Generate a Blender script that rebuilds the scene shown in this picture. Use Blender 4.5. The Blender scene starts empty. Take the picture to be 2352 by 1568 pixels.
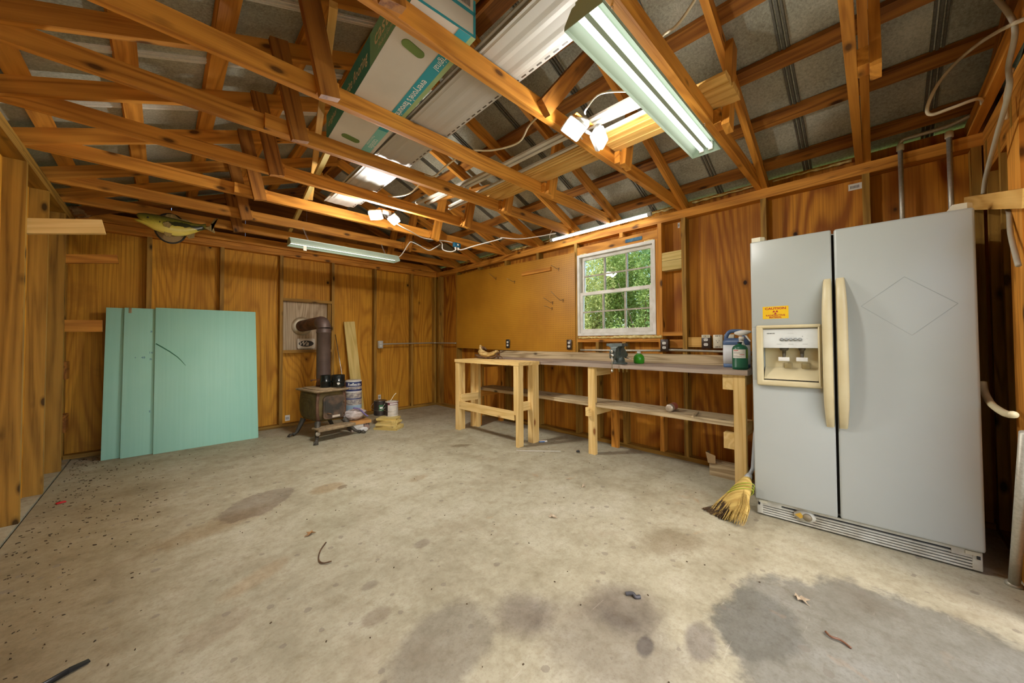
import bpy, bmesh, math, random
from mathutils import Vector as V, Matrix
rnd = random.Random(11)
S = bpy.context.scene
C = S.collection
# ------------------------------------------------------------------ camera
F, YAW, PITCH, ROLL, DY = 816.09, 0.775945, 0.020976, -0.0056616, -17.12
fw = V((math.sin(YAW)*math.cos(PITCH), math.cos(YAW)*math.cos(PITCH), math.sin(PITCH)))
r0 = V((math.cos(YAW), -math.sin(YAW), 0)); u0 = r0.cross(fw)
rr = math.cos(ROLL)*r0 + math.sin(ROLL)*u0; uu = -math.sin(ROLL)*r0 + math.cos(ROLL)*u0
cd = bpy.data.cameras.new('camera'); cam = bpy.data.objects.new('camera', cd); C.objects.link(cam)
cd.sensor_width = 36; cd.sensor_fit = 'HORIZONTAL'; cd.lens = 36*F/2352; cd.shift_y = DY/2352
cd.clip_start = .02; cd.clip_end = 200
cam.matrix_world = Matrix(((rr.x, uu.x, -fw.x, 0), (rr.y, uu.y, -fw.y, 0), (rr.z, uu.z, -fw.z, 1.1), (0, 0, 0, 1)))
S.camera = cam
# ------------------------------------------------------------------ world, sun, exposure
W = bpy.data.worlds.new('sky'); S.world = W; W.use_nodes = True
wn = W.node_tree; bg = wn.nodes['Background']
sk = wn.nodes.new('ShaderNodeTexSky'); sk.sky_type = 'NISHITA'; sk.sun_disc = False
sk.sun_elevation = math.radians(48); sk.sun_rotation = math.radians(200); sk.air_density = 1.0; sk.dust_density = 2.5; sk.ozone_density = .6
wn.links.new(sk.outputs['Color'], bg.inputs['Color']); bg.inputs['Strength'].default_value = .42
sd = bpy.data.lights.new('sun', 'SUN'); sun = bpy.data.objects.new('sun', sd); C.objects.link(sun)
sd.energy = 5.0; sd.angle = .01; sd.color = (1, .95, .85)
sun.rotation_euler = V((-.55, .25, .80)).to_track_quat('Z', 'Y').to_euler()
S.view_settings.view_transform = 'Standard'; S.view_settings.look = 'None'
S.view_settings.gamma = 1; S.view_settings.use_curve_mapping = False
S.view_settings.exposure = 0.28
# ------------------------------------------------------------------ node helpers
def nt(name):
    m = bpy.data.materials.new(name); m.use_nodes = True
    t = m.node_tree; return m, t, t.nodes['Principled BSDF']
def nd(t, kind, **kw):
    n = t.nodes.new('ShaderNode'+kind)
    for k, v in kw.items():
        if k.startswith('i_'):
            key = k[2:]; n.inputs[int(key) if key.isdigit() else key].default_value = v
        else: setattr(n, k, v)
    return n
def lk(t, a, b): t.links.new(a, b)
def ramp(t, fac, stops):
    n = nd(t, 'ValToRGB'); e = n.color_ramp.elements
    while len(e) < len(stops): e.new(.5)
    for i, (p, c) in enumerate(stops):
        e[i].position = p; e[i].color = (*c, 1) if len(c) == 3 else c
    lk(t, fac, n.inputs[0]); return n.outputs[0]
def mth(t, op, a, b=None, c=None, clamp=False):
    n = nd(t, 'Math', operation=op, use_clamp=clamp)
    for i, x in enumerate((a, b, c)):
        if x is None: continue
        if isinstance(x, (int, float)): n.inputs[i].default_value = x
        else: lk(t, x, n.inputs[i])
    return n.outputs[0]
def mixc(t, fac, a, b, mode='MIX'):
    n = nd(t, 'Mix', data_type='RGBA', blend_type=mode)
    for i, x in ((0, fac), (6, a), (7, b)):
        if isinstance(x, (int, float)): n.inputs[i].default_value = x
        elif isinstance(x, tuple): n.inputs[i].default_value = (*x, 1) if len(x) == 3 else x
        else: lk(t, x, n.inputs[i])
    return n.outputs[2]
def coords(t, scale=(1, 1, 1), rand=True):
    tc = nd(t, 'TexCoord'); mp = nd(t, 'Mapping'); mp.inputs['Scale'].default_value = scale
    lk(t, tc.outputs['Object'], mp.inputs['Vector'])
    if rand:
        oi = nd(t, 'ObjectInfo'); cx = nd(t, 'CombineXYZ')
        for i, k in enumerate((37.0, 53.0, 71.0)): lk(t, mth(t, 'MULTIPLY', oi.outputs['Random'], k), cx.inputs[i])
        lk(t, cx.outputs[0], mp.inputs['Location'])
        return mp.outputs[0], oi.outputs['Random']
    return mp.outputs[0], None
def noise(t, vec, scale, detail=4, rough=.55, dist=0):
    n = nd(t, 'TexNoise', i_Scale=scale, i_Detail=detail, i_Roughness=rough, i_Distortion=dist)
    lk(t, vec, n.inputs['Vector']); return n.outputs['Fac']
def bump(t, p, h, s, d=.01):
    b = nd(t, 'Bump', i_Strength=s, i_Distance=d); lk(t, h, b.inputs['Height']); lk(t, b.outputs[0], p.inputs['Normal'])
def pm(name, c1, c2=None, scale=12, rough=.5, metal=0, bmp=0, stretch=(1, 1, 1), spec=.5, lo=.35, hi=.65, detail=4, **kw):
    m, t, p = nt(name)
    c2 = c2 or tuple(x*.82 for x in c1)
    v, _ = coords(t, stretch)
    n = noise(t, v, scale, detail)
    lk(t, ramp(t, n, [(lo, c2), (hi, c1)]), p.inputs['Base Color'])
    p.inputs['Roughness'].default_value = rough; p.inputs['Metallic'].default_value = metal
    p.inputs['Specular IOR Level'].default_value = spec
    if bmp: bump(t, p, n, bmp)
    for k, x in kw.items(): p.inputs[k].default_value = x
    return m
def emit(name, col, strength):
    m, t, p = nt(name)
    p.inputs['Base Color'].default_value = (.8, .8, .8, 1)
    p.inputs['Emission Color'].default_value = (*col, 1); p.inputs['Emission Strength'].default_value = strength
    return m
def wood(name, light, dark, knot=None, knots=.5, rings=22, rough=.62, tint=.22, bmp=.25):
    """solid lumber, grain along local X"""
    m, t, p = nt(name); v, rn = coords(t, (1, 1, 1))
    mp = nd(t, 'Mapping'); mp.inputs['Scale'].default_value = (.55, 7, 7); lk(t, v, mp.inputs['Vector'])
    a = noise(t, mp.outputs[0], 1.0, 2, .5, .4)
    rg = mth(t, 'SINE', mth(t, 'MULTIPLY', a, rings*2.0))
    rg = mth(t, 'MULTIPLY_ADD', rg, .5, .5)
    mp2 = nd(t, 'Mapping'); mp2.inputs['Scale'].default_value = (4, 130, 130); lk(t, v, mp2.inputs['Vector'])
    g = noise(t, mp2.outputs[0], 1.0, 3, .6)
    big = noise(t, v, 1.6, 3, .6)
    f = mth(t, 'ADD', mth(t, 'MULTIPLY', rg, .34), mth(t, 'MULTIPLY', g, .42))
    f = mth(t, 'ADD', f, mth(t, 'MULTIPLY', big, .45))
    col = ramp(t, f, [(.33, dark), (.52, tuple(.5*(a_+b_) for a_, b_ in zip(light, dark))), (.82, light)])
    # knots
    mp3 = nd(t, 'Mapping'); mp3.inputs['Scale'].default_value = (5.5, 13, 13); lk(t, v, mp3.inputs['Vector'])
    vo = nd(t, 'TexVoronoi', i_Scale=1.0); lk(t, mp3.outputs[0], vo.inputs['Vector'])
    vc = nd(t, 'SeparateColor'); lk(t, vo.outputs['Color'], vc.inputs[0])
    on = mth(t, 'GREATER_THAN', vc.outputs[0], 1-knots)
    kd = mth(t, 'MULTIPLY', on, ramp(t, vo.outputs['Distance'], [(.13, (.95, .95, .95)), (.19, (.45, .45, .45)), (.30, (0, 0, 0))]))
    col = mixc(t, kd, col, knot or tuple(x*.25 for x in dark))
    br = mth(t, 'MULTIPLY_ADD', rn, tint, 1-tint*.5)
    hv = nd(t, 'HueSaturation'); lk(t, br, hv.inputs['Value']); lk(t, col, hv.inputs['Color'])
    lk(t, hv.outputs[0], p.inputs['Base Color'])
    p.inputs['Roughness'].default_value = rough; p.inputs['Specular IOR Level'].default_value = .3
    bump(t, p, mth(t, 'ADD', g, mth(t, 'MULTIPLY', rg, .4)), bmp, .002)
    return m
def ply(name, light, dark, stain, knots=.45, freq=1.0, lines=150.0, sharp=2.6, amp=1.45):
    """rotary-cut plywood, grain along local X: thin dark growth lines in wide cathedral figure"""
    m, t, p = nt(name); v, rn = coords(t, (1, 1, 1))
    def mapped(sc):
        mp = nd(t, 'Mapping'); mp.inputs['Scale'].default_value = sc; lk(t, v, mp.inputs['Vector']); return mp.outputs[0]
    a = noise(t, mapped((.34, 2.1*freq, 2.1)), 1.0, 1.0, .4, .15)
    w = noise(t, mapped((3, 30, 30)), 1.0, 2, .5)
    rg = mth(t, 'MULTIPLY_ADD', mth(t, 'SINE', mth(t, 'MULTIPLY_ADD', w, 1.6, mth(t, 'MULTIPLY', a, lines))), .5, .5)
    rg = mth(t, 'POWER', rg, sharp)
    g = noise(t, mapped((1.4, 90, 90)), 1.0, 3, .6)
    big = noise(t, mapped((.8, 2.4, 2.4)), 1.0, 4, .6)
    pat = noise(t, mapped((1.2, 5, 5)), 1.0, 2, .5)
    col = mixc(t, ramp(t, big, [(.34, (0, 0, 0)), (.68, (1, 1, 1))]), tuple(.45*x+.55*y for x, y in zip(light, dark)), light)
    amt = mth(t, 'MULTIPLY', rg, mth(t, 'MULTIPLY_ADD', pat, amp, -.14*amp), clamp=True)
    col = mixc(t, amt, col, dark)
    col = mixc(t, mth(t, 'MULTIPLY', ramp(t, g, [(.36, (1, 1, 1)), (.56, (0, 0, 0))]), .45), col, tuple(x*.72 for x in dark))
    st = noise(t, v, 2.2, 5, .65, .3)
    col = mixc(t, ramp(t, st, [(.55, (0, 0, 0)), (.76, (.65, .65, .65))]), col, stain)
    vo = nd(t, 'TexVoronoi', i_Scale=1.0); lk(t, mapped((3.0, 4.2, 4.2)), vo.inputs['Vector'])
    vc = nd(t, 'SeparateColor'); lk(t, vo.outputs['Color'], vc.inputs[0])
    on = mth(t, 'GREATER_THAN', vc.outputs[0], 1-knots)
    kd = mth(t, 'MULTIPLY', on, ramp(t, vo.outputs['Distance'], [(.045, (1, 1, 1)), (.07, (.35, .35, .35)), (.16, (0, 0, 0))]))
    col = mixc(t, kd, col, tuple(x*.10 for x in dark))
    hv = nd(t, 'HueSaturation'); lk(t, mth(t, 'MULTIPLY_ADD', rn, .2, .9), hv.inputs['Value']); lk(t, col, hv.inputs['Color'])
    lk(t, hv.outputs[0], p.inputs['Base Color'])
    p.inputs['Roughness'].default_value = .6; p.inputs['Specular IOR Level'].default_value = .25
    bump(t, p, g, .2, .002)
    return m
# ------------------------------------------------------------------ materials
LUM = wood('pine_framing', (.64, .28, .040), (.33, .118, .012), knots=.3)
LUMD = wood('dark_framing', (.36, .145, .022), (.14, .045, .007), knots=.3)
STUD = wood('wall_stud_wood', (.40, .22, .036), (.17, .085, .012), knots=.25)
PINE = wood('new_pine', (.82, .60, .26), (.66, .43, .14), knot=(.25, .09, .02), knots=.22, tint=.1)
TREAT = wood('treated_pine', (.66, .52, .20), (.48, .35, .09), knots=.2, tint=.15)
GREYW = wood('weathered_wood', (.54, .43, .26), (.24, .165, .08), knots=.3, rings=30)
BENCHT = wood('worn_bench_top', (.42, .34, .27), (.20, .145, .115), knots=.15)
LOOSE = wood('pale_lumber', (.72, .44, .13), (.50, .26, .05), knots=.2, tint=.15)
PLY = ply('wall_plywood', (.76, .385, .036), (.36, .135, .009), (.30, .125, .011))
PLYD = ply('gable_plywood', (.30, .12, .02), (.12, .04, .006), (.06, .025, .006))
PLYR = ply('red_brown_plywood', (.66, .285, .026), (.27, .082, .007), (.30, .10, .010), freq=1.15, lines=105.0, sharp=1.4, amp=2.1)
WHITE = pm('white_paint', (.78, .77, .72), (.62, .60, .53), 9, .45)
FOAM = pm('spray_foam', (.80, .66, .30), (.55, .40, .12), 30, .9, bmp=.8)
GALV = None
def galv(name, c1, c2, metal, rough):
    m, t, p = nt(name); v, rn = coords(t)
    a = noise(t, v, 75, 3, .75); b = noise(t, v, 2.5, 4, .6)
    f = mth(t, 'ADD', mth(t, 'MULTIPLY', a, .55), mth(t, 'MULTIPLY', b, .5))
    lk(t, ramp(t, f, [(.38, c2), (.68, c1)]), p.inputs['Base Color'])
    p.inputs['Metallic'].default_value = metal; p.inputs['Roughness'].default_value = rough
    return m
GALV = galv('galvanised_roofing', (.50, .50, .40), (.21, .21, .155), .2, .55)
SEAM_LIT = galv('lit_seam_metal', (.80, .80, .72), (.62, .62, .54), .2, .4)  # left-slope ribs: reflected light painted in as a paler copy of the seam metal
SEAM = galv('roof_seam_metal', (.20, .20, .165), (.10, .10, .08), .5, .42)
PIPE = galv('grey_conduit', (.55, .53, .45), (.36, .34, .27), .5, .45)
STEEL = pm('bright_steel', (.72, .70, .64), (.5, .48, .42), 40, .3, 1)
IRON = pm('grey_cast_iron', (.11, .135, .12), (.06, .075, .068), 30, .5, .4, bmp=.2)
BLACK = pm('black_plastic', (.02, .02, .02), (.012, .012, .012), 20, .4)
DARK = pm('dark_brown_plastic', (.045, .025, .015), None, 20, .45)
CREAM = pm('cream_plastic', (.64, .56, .34), (.55, .46, .26), 4, .4)
IVORY = pm('ivory_plastic', (.76, .72, .55), None, 10, .45)
CABLE = pm('cream_cable', (.74, .66, .47), (.58, .48, .30), 8, .5)
WCABLE = pm('white_cable', (.82, .80, .74), None, 8, .45)
GCABLE = pm('grey_cable', (.40, .36, .27), None, 8, .5)
GREYPL = pm('grey_plastic', (.45, .46, .44), None, 8, .5)
# ------------------------------------------------------------------ mesh helpers
WM = {}
def link(o, parent=None, mw=None):
    C.objects.link(o)
    mw = mw or Matrix.Identity(4)
    WM[o.name] = mw
    if parent is not None:
        o.parent = parent; o.matrix_basis = WM[parent.name].inverted() @ mw
    else: o.matrix_basis = mw
    return o
def tag(o, label, cat, group=None):
    o['label'] = label; o['category'] = cat
    if group: o['group'] = group
    return o
def thing(name, label, cat, loc=(0, 0, 0), mw=None, group=None):
    o = bpy.data.objects.new(name, None); o.empty_display_size = .1
    link(o, None, mw or Matrix.Translation(V(loc)))
    return tag(o, label, cat, group)
def struct(name, o=None):
    if o is None:
        o = bpy.data.objects.new(name, None); link(o)
    o['kind'] = 'structure'; return o
class MB:
    def __init__(s): s.v = []; s.f = []; s.m = []; s.sm = []
    def add(s, vs, fs, mi=0, M=None, smooth=False):
        n = len(s.v)
        s.v += [tuple(M @ V(p)) if M else tuple(p) for p in vs]
        for f in fs: s.f.append(tuple(i+n for i in f)); s.m.append(mi); s.sm.append(smooth)
        return s
    def box(s, x, y, z, mi=0, M=None):
        (a, b), (c, d), (e, f) = x, y, z
        vs = [(a, c, e), (b, c, e), (b, d, e), (a, d, e), (a, c, f), (b, c, f), (b, d, f), (a, d, f)]
        return s.add(vs, [(3, 2, 1, 0), (4, 5, 6, 7), (0, 1, 5, 4), (1, 2, 6, 5), (2, 3, 7, 6), (3, 0, 4, 7)], mi, M)
    def rbox(s, x, y, z, r=.005, seg=2, mi=0, M=None):
        bm = bmesh.new()
        bmesh.ops.create_cube(bm, size=1)
        for v in bm.verts:
            v.co = V((x[0] if v.co.x < 0 else x[1], y[0] if v.co.y < 0 else y[1], z[0] if v.co.z < 0 else z[1]))
        bmesh.ops.bevel(bm, geom=bm.edges[:], offset=r, segments=seg, affect='EDGES', profile=.5)
        s.bm(bm, mi, M, True); return s
    def bm(s, bm, mi=0, M=None, smooth=False):
        bm.verts.index_update()
        s.add([v.co.copy() for v in bm.verts], [[v.index for v in f.verts] for f in bm.faces], mi, M, smooth); bm.free(); return s
    def tube(s, pts, r, n=8, mi=0, cap=True, M=None, smooth=True):
        pts = [V(p) for p in pts]; rs = r if isinstance(r, (list, tuple)) else [r]*len(pts)
        vs = []; fs = []; up = None
        for i, p in enumerate(pts):
            d = (pts[min(i+1, len(pts)-1)]-pts[max(i-1, 0)])
            d = d.normalized() if d.length > 1e-9 else V((0, 0, 1))
            if up is None:
                up = V((0, 0, 1)) if abs(d.z) < .9 else V((1, 0, 0))
            a = (up-d*up.dot(d)); a = a.normalized() if a.length > 1e-6 else d.orthogonal().normalized(); up = a
            b = d.cross(a)
            for k in range(n):
                t = 2*math.pi*k/n; vs.append(p+rs[i]*(math.cos(t)*a+math.sin(t)*b))
        for i in range(len(pts)-1):
            for k in range(n):
                fs.append((i*n+k, i*n+(k+1) % n, (i+1)*n+(k+1) % n, (i+1)*n+k))
        if cap:
            fs.append(tuple(range(n-1, -1, -1))); fs.append(tuple((len(pts)-1)*n+k for k in range(n)))
        return s.add(vs, fs, mi, M, smooth)
    def lathe(s, prof, n=20, mi=0, M=None, smooth=True, cap=True):
        vs = []; fs = []
        for (r, z) in prof:
            for k in range(n):
                t = 2*math.pi*k/n; vs.append((r*math.cos(t), r*math.sin(t), z))
        for i in range(len(prof)-1):
            for k in range(n): fs.append((i*n+k, i*n+(k+1) % n, (i+1)*n+(k+1) % n, (i+1)*n+k))
        if cap:
            if prof[0][0] > 1e-5: fs.append(tuple(range(n-1, -1, -1)))
            if prof[-1][0] > 1e-5: fs.append(tuple((len(prof)-1)*n+k for k in range(n)))
        return s.add(vs, fs, mi, M, smooth)
    def prism(s, out, z0, z1, mi=0, M=None, smooth=False):
        n = len(out)
        vs = [(x, y, z0) for x, y in out]+[(x, y, z1) for x, y in out]
        fs = [tuple(range(n-1, -1, -1)), tuple(range(n, 2*n))]+[(i, (i+1) % n, n+(i+1) % n, n+i) for i in range(n)]
        return s.add(vs, fs, mi, M, smooth)
    def loft(s, rings, mi=0, cap=True, M=None, smooth=True):
        n = len(rings[0]); vs = [p for r in rings for p in r]; fs = []
        for i in range(len(rings)-1):
            for k in range(n): fs.append((i*n+k, i*n+(k+1) % n, (i+1)*n+(k+1) % n, (i+1)*n+k))
        if cap: fs.append(tuple(range(n-1, -1, -1))); fs.append(tuple((len(rings)-1)*n+k for k in range(n)))
        return s.add(vs, fs, mi, M, smooth)
    def mesh(s, name, mats):
        me = bpy.data.meshes.new(name); me.from_pydata(s.v, [], s.f)
        for m in (mats if isinstance(mats, (list, tuple)) else [mats]): me.materials.append(m)
        for p, mi, sm in zip(me.polygons, s.m, s.sm): p.material_index = mi; p.use_smooth = sm
        me.update(); return me
    def build(s, name, mats, parent=None, mw=None):
        """vertices are in the frame mw (world if None)"""
        o = bpy.data.objects.new(name, s.mesh(name, mats))
        if mw is None:   # centre the local frame on the geometry for tidy origins
            c = sum((V(p) for p in s.v), V())/max(1, len(s.v))
            o.data.transform(Matrix.Translation(-c)); mw = Matrix.Translation(c)
        return link(o, parent, mw)
def frame(loc, x, y=None, z=None):
    """matrix with given local axes (orthonormalised)"""
    x = V(x).normalized()
    if z is not None: z = V(z); z = (z-x*x.dot(z)).normalized(); y = z.cross(x)
    else: y = V(y); y = (y-x*x.dot(y)).normalized(); z = x.cross(y)
    m = Matrix.Identity(4)
    for i in range(3): m[i][0] = x[i]; m[i][1] = y[i]; m[i][2] = z[i]; m[i][3] = loc[i]
    return m
_bc = {}
def board(name, a, b, w, t, mat, parent=None, wdir=(0, 0, 1)):
    """lumber from a to b: width w along wdir, thickness t; grain along its length"""
    a = V(a); b = V(b); L = (b-a).length
    key = (round(L, 3), round(w, 4), round(t, 4), mat.name)
    if key not in _bc:
        _bc[key] = MB().box((-L/2, L/2), (-w/2, w/2), (-t/2, t/2)).mesh(name, mat)
    o = bpy.data.objects.new(name, _bc[key])
    return link(o, parent, frame((a+b)/2, b-a, y=wdir))
def bxr(name, x, y, z, mat, parent=None, grain='x'):
    c = V((sum(x)/2, sum(y)/2, sum(z)/2)); s = (x[1]-x[0], y[1]-y[0], z[1]-z[0])
    if grain == 'x': return board(name, c-V((s[0]/2, 0, 0)), c+V((s[0]/2, 0, 0)), s[1], s[2], mat, parent, (0, 1, 0))
    if grain == 'y': return board(name, c-V((0, s[1]/2, 0)), c+V((0, s[1]/2, 0)), s[0], s[2], mat, parent, (1, 0, 0))
    return board(name, c-V((0, 0, s[2]/2)), c+V((0, 0, s[2]/2)), s[0], s[1], mat, parent, (1, 0, 0))
def smoothpath(pts, n=6):
    pts = [V(p) for p in pts]; out = []
    for i in range(len(pts)-1):
        p0 = pts[max(i-1, 0)]; p1 = pts[i]; p2 = pts[i+1]; p3 = pts[min(i+2, len(pts)-1)]
        for k in range(n):
            t = k/n
            out.append(.5*((2*p1)+(p2-p0)*t+(2*p0-5*p1+4*p2-p3)*t*t+(3*p1-p0-3*p2+p3)*t**3))
    return out+[pts[-1]]
def text_geo(s, size, bold=0.0, sx=1.0, shear=0.0, spacing=1.0):
    cu = bpy.data.curves.new('txt', 'FONT'); cu.body = s; cu.size = size; cu.align_x = 'CENTER'; cu.align_y = 'CENTER'
    cu.offset = bold; cu.shear = shear; cu.space_character = spacing; cu.resolution_u = 2
    o = bpy.data.objects.new('txt', cu); C.objects.link(o)
    dg = bpy.context.evaluated_depsgraph_get(); me = bpy.data.meshes.new_from_object(o.evaluated_get(dg))
    vs = [(v.co.x*sx, v.co.y, 0) for v in me.vertices]; fs = [tuple(p.vertices) for p in me.polygons]
    bpy.data.objects.remove(o); bpy.data.curves.remove(cu); bpy.data.meshes.remove(me)
    return vs, fs
def put_text(mb, s, size, M, mi, **kw):
    vs, fs = text_geo(s, size, **kw); mb.add(vs, fs, mi, M)
def disc(r, n=16, rx=1, ry=1): return [(r*rx*math.cos(2*math.pi*k/n), r*ry*math.sin(2*math.pi*k/n)) for k in range(n)]
def rrect(w, h, r, n=4):
    o = []
    for cx, cy, a0 in ((w/2-r, h/2-r, 0), (-w/2+r, h/2-r, 90), (-w/2+r, -h/2+r, 180), (w/2-r, -h/2+r, 270)):
        for k in range(n+1):
            a = math.radians(a0+90*k/n); o.append((cx+r*math.cos(a), cy+r*math.sin(a)))
    return o
# ================================================================== the setting
XR, YB, XL, YF = 3.43, 5.40, -.62, -.47       # inner stud faces
PT = 2.315                                     # top of the wall plates
# ---- floor
def floor_mat():
    m, t, p = nt('stained_concrete'); v, _ = coords(t, rand=False)
    n1 = noise(t, v, 1.1, 5, .6); n2 = noise(t, v, 5, 6, .65); n3 = noise(t, v, 90, 3, .6); n4 = noise(t, v, 2.6, 4, .6, .5)
    f = mth(t, 'ADD', mth(t, 'MULTIPLY', n1, .5), mth(t, 'MULTIPLY', n2, .5))
    col = ramp(t, f, [(.36, (.30, .27, .178)), (.5, (.405, .375, .262)), (.64, (.49, .465, .35))])
    col = mixc(t, ramp(t, n4, [(.55, (0, 0, 0)), (.75, (.55, .55, .55))]), col, (.30, .245, .155))
    col = mixc(t, mth(t, 'MULTIPLY', ramp(t, n3, [(.35, (1, 1, 1)), (.5, (0, 0, 0))]), .35), col, (.30, .25, .17))
    n5 = noise(t, v, 24, 5, .7)
    col = mixc(t, mth(t, 'MULTIPLY', ramp(t, n5, [(.34, (1, 1, 1)), (.56, (0, 0, 0))]), .6), col, (.74, .72, .68), 'MULTIPLY')
    n6 = noise(t, v, 9, 5, .7, .4)
    col = mixc(t, mth(t, 'MULTIPLY', ramp(t, n6, [(.56, (0, 0, 0)), (.70, (1, 1, 1))]), .5), col, (.70, .66, .58), 'MULTIPLY')
    sx = nd(t, 'SeparateXYZ'); lk(t, v, sx.inputs[0]); X, Y = sx.outputs[0], sx.outputs[1]
    edge = noise(t, v, 6, 5, .65)
    def stain(cx, cy, rx, ry, ang, c, amt, soft=.25, rag=.7):
        nonlocal col
        dx = mth(t, 'SUBTRACT', X, cx); dy = mth(t, 'SUBTRACT', Y, cy); ca, sa = math.cos(ang), math.sin(ang)
        a = mth(t, 'MULTIPLY_ADD', dx, ca/rx, mth(t, 'MULTIPLY', dy, sa/rx))
        b = mth(t, 'MULTIPLY_ADD', dx, -sa/ry, mth(t, 'MULTIPLY', dy, ca/ry))
        d = mth(t, 'SQRT', mth(t, 'MULTIPLY_ADD', a, a, mth(t, 'MULTIPLY', b, b)))
        d = mth(t, 'ADD', d, mth(t, 'MULTIPLY_ADD', edge, rag, -rag*.5))
        k = nd(t, 'MapRange', interpolation_type='SMOOTHSTEP', clamp=True); lk(t, d, k.inputs[0])
        k.inputs[1].default_value = 1+soft*.5; k.inputs[2].default_value = 1-soft; k.inputs[3].default_value = 0; k.inputs[4].default_value = amt
        col = mixc(t, k.outputs[0], col, tuple(min(1.0, a_/b_) for a_, b_ in zip(c, (.365, .335, .225))), 'MULTIPLY')
    stain(1.72, -.06, .56, .52, -.3, (.185, .178, .138), .9, .10, .6)       # large damp patch by the camera
    stain(1.66, .34, .22, .15, 0, (.21, .195, .135), .7, .2)
    stain(.48, 2.98, .26, .17, .7, (.235, .20, .14), .85, .10, .8)
    stain(.25, 2.80, .34, .12, .3, (.26, .195, .10), .7, .6)
    stain(.90, 2.92, .13, .09, .2, (.28, .21, .11), .75, .4)
    stain(.985, 2.86, .05, .03, .6, (.15, .11, .06), .7, .3)
    stain(2.27, 3.09, .12, .05, -.5, (.17, .13, .07), .8, .5)
    stain(2.00, .80, .20, .13, -.4, (.22, .18, .105), .75, .5)
    stain(1.05, 1.02, .14, .12, 0, (.16, .135, .10), .75, .6)
    stain(1.37, .74, .15, .17, .3, (.17, .145, .11), .75, .5)
    stain(1.16, .70, .22, .30, .3, (.20, .175, .13), .6, .6)
    stain(.75, 1.12, .24, .17, .3, (.19, .17, .125), .65, .25)
    stain(1.42, .47, .10, .06, .2, (.16, .14, .11), .7, .3)
    stain(1.25, .60, .05, .03, .2, (.13, .115, .095), .75, .3)
    stain(1.02, 1.75, .05, .04, .2, (.20, .17, .12), .6, .3)
    stain(.68, 1.62, .04, .03, .2, (.20, .17, .12), .6, .3)
    stain(.62, 1.42, .06, .045, .2, (.22, .18, .12), .6, .3)
    stain(1.48, 2.6, .10, .05, .3, (.26, .19, .10), .5, .6)
    stain(.16, 1.80, .12, .08, .5, (.31, .26, .17), .6, .3)
    stain(.33, 2.05, .18, .06, .5, (.36, .27, .15), .5, .5)
    stain(-.35, 3.2, .5, 1.7, 0, (.22, .165, .075), .75, .9, .5)
    stain(-.42, 1.9, .35, .7, 0, (.22, .165, .075), .6, .9, .5)
    # drips between the two damp patches
    vo = nd(t, 'TexVoronoi', i_Scale=15.0); lk(t, v, vo.inputs['Vector'])
    vc = nd(t, 'SeparateColor'); lk(t, vo.outputs['Color'], vc.inputs[0])
    rad = mth(t, 'MULTIPLY_ADD', vc.outputs[1], .26, .04)
    dots = mth(t, 'LESS_THAN', mth(t, 'ADD', vo.outputs['Distance'], mth(t, 'MULTIPLY', n5, .34)), mth(t, 'ADD', rad, .13))
    dots = mth(t, 'MULTIPLY', dots, mth(t, 'GREATER_THAN', vc.outputs[0], .5))
    col = mixc(t, mth(t, 'MULTIPLY', dots, .5), col, (.18, .155, .12))
    # rust coloured marks and pale scuffs
    rs = noise(t, v, 3.3, 3, .5, 1.0)
    col = mixc(t, ramp(t, rs, [(.70, (0, 0, 0)), (.82, (.5, .5, .5))]), col, (.46, .24, .09))
    sc = nd(t, 'Mapping'); sc.inputs['Scale'].default_value = (2, 16, 1); sc.inputs['Rotation'].default_value = (0, 0, .9); lk(t, v, sc.inputs[0])
    sf = noise(t, sc.outputs[0], 1.4, 4, .7)
    col = mixc(t, ramp(t, sf, [(.66, (0, 0, 0)), (.76, (.5, .5, .5))]), col, (.54, .50, .39))
    lk(t, col, p.inputs['Base Color'])
    p.inputs['Roughness'].default_value = .75; p.inputs['Specular IOR Level'].default_value = .25
    bump(t, p, mth(t, 'ADD', mth(t, 'MULTIPLY', n3, .5), n2), .18, .006)
    return m
CONC = floor_mat()
fl = MB().box((XL+.006, 3.60), (-.62, 5.60), (-.12, 0)); floor = struct('floor', fl.build('floor', CONC, None, Matrix.Identity(4)))
kb = MB().box((-.80, XL-.006), (-.62, 5.60), (-.12, .004)); kerb = kb.build('kerb_strip', CONC, floor)
ck = MB().box((XL-.02, XL+.02), (-.6, 5.55), (-.11, -.02)); ck.build('floor_joint', pm('joint_dirt', (.06, .05, .03), (.02, .017, .01), 40, .95), floor)
# ---- ground outdoors
GRASS = pm('lawn', (.16, .24, .05), (.07, .12, .02), 3, .9, bmp=.4)
gm = MB().box((3.62, 40), (-30, 40), (-.3, -.1)); gm.box((-30, 3.62), (5.7, 40), (-.3, -.1)); gm.box((-30, -.82), (-30, 5.7), (-.3, -.1))
struct('lawn', gm.build('lawn', GRASS, None, Matrix.Identity(4)))
DRIVE = pm('concrete_drive', (.46, .43, .36), (.36, .33, .27), 2, .85)
struct('driveway', MB().box((-.82, 3.62), (-14, -.63), (-.3, -.02)).build('driveway', DRIVE, None, Matrix.Identity(4)))
# ---- walls
wb = struct('wall_back'); wr = struct('wall_right'); wl = struct('wall_left'); wf = struct('wall_front')
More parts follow.
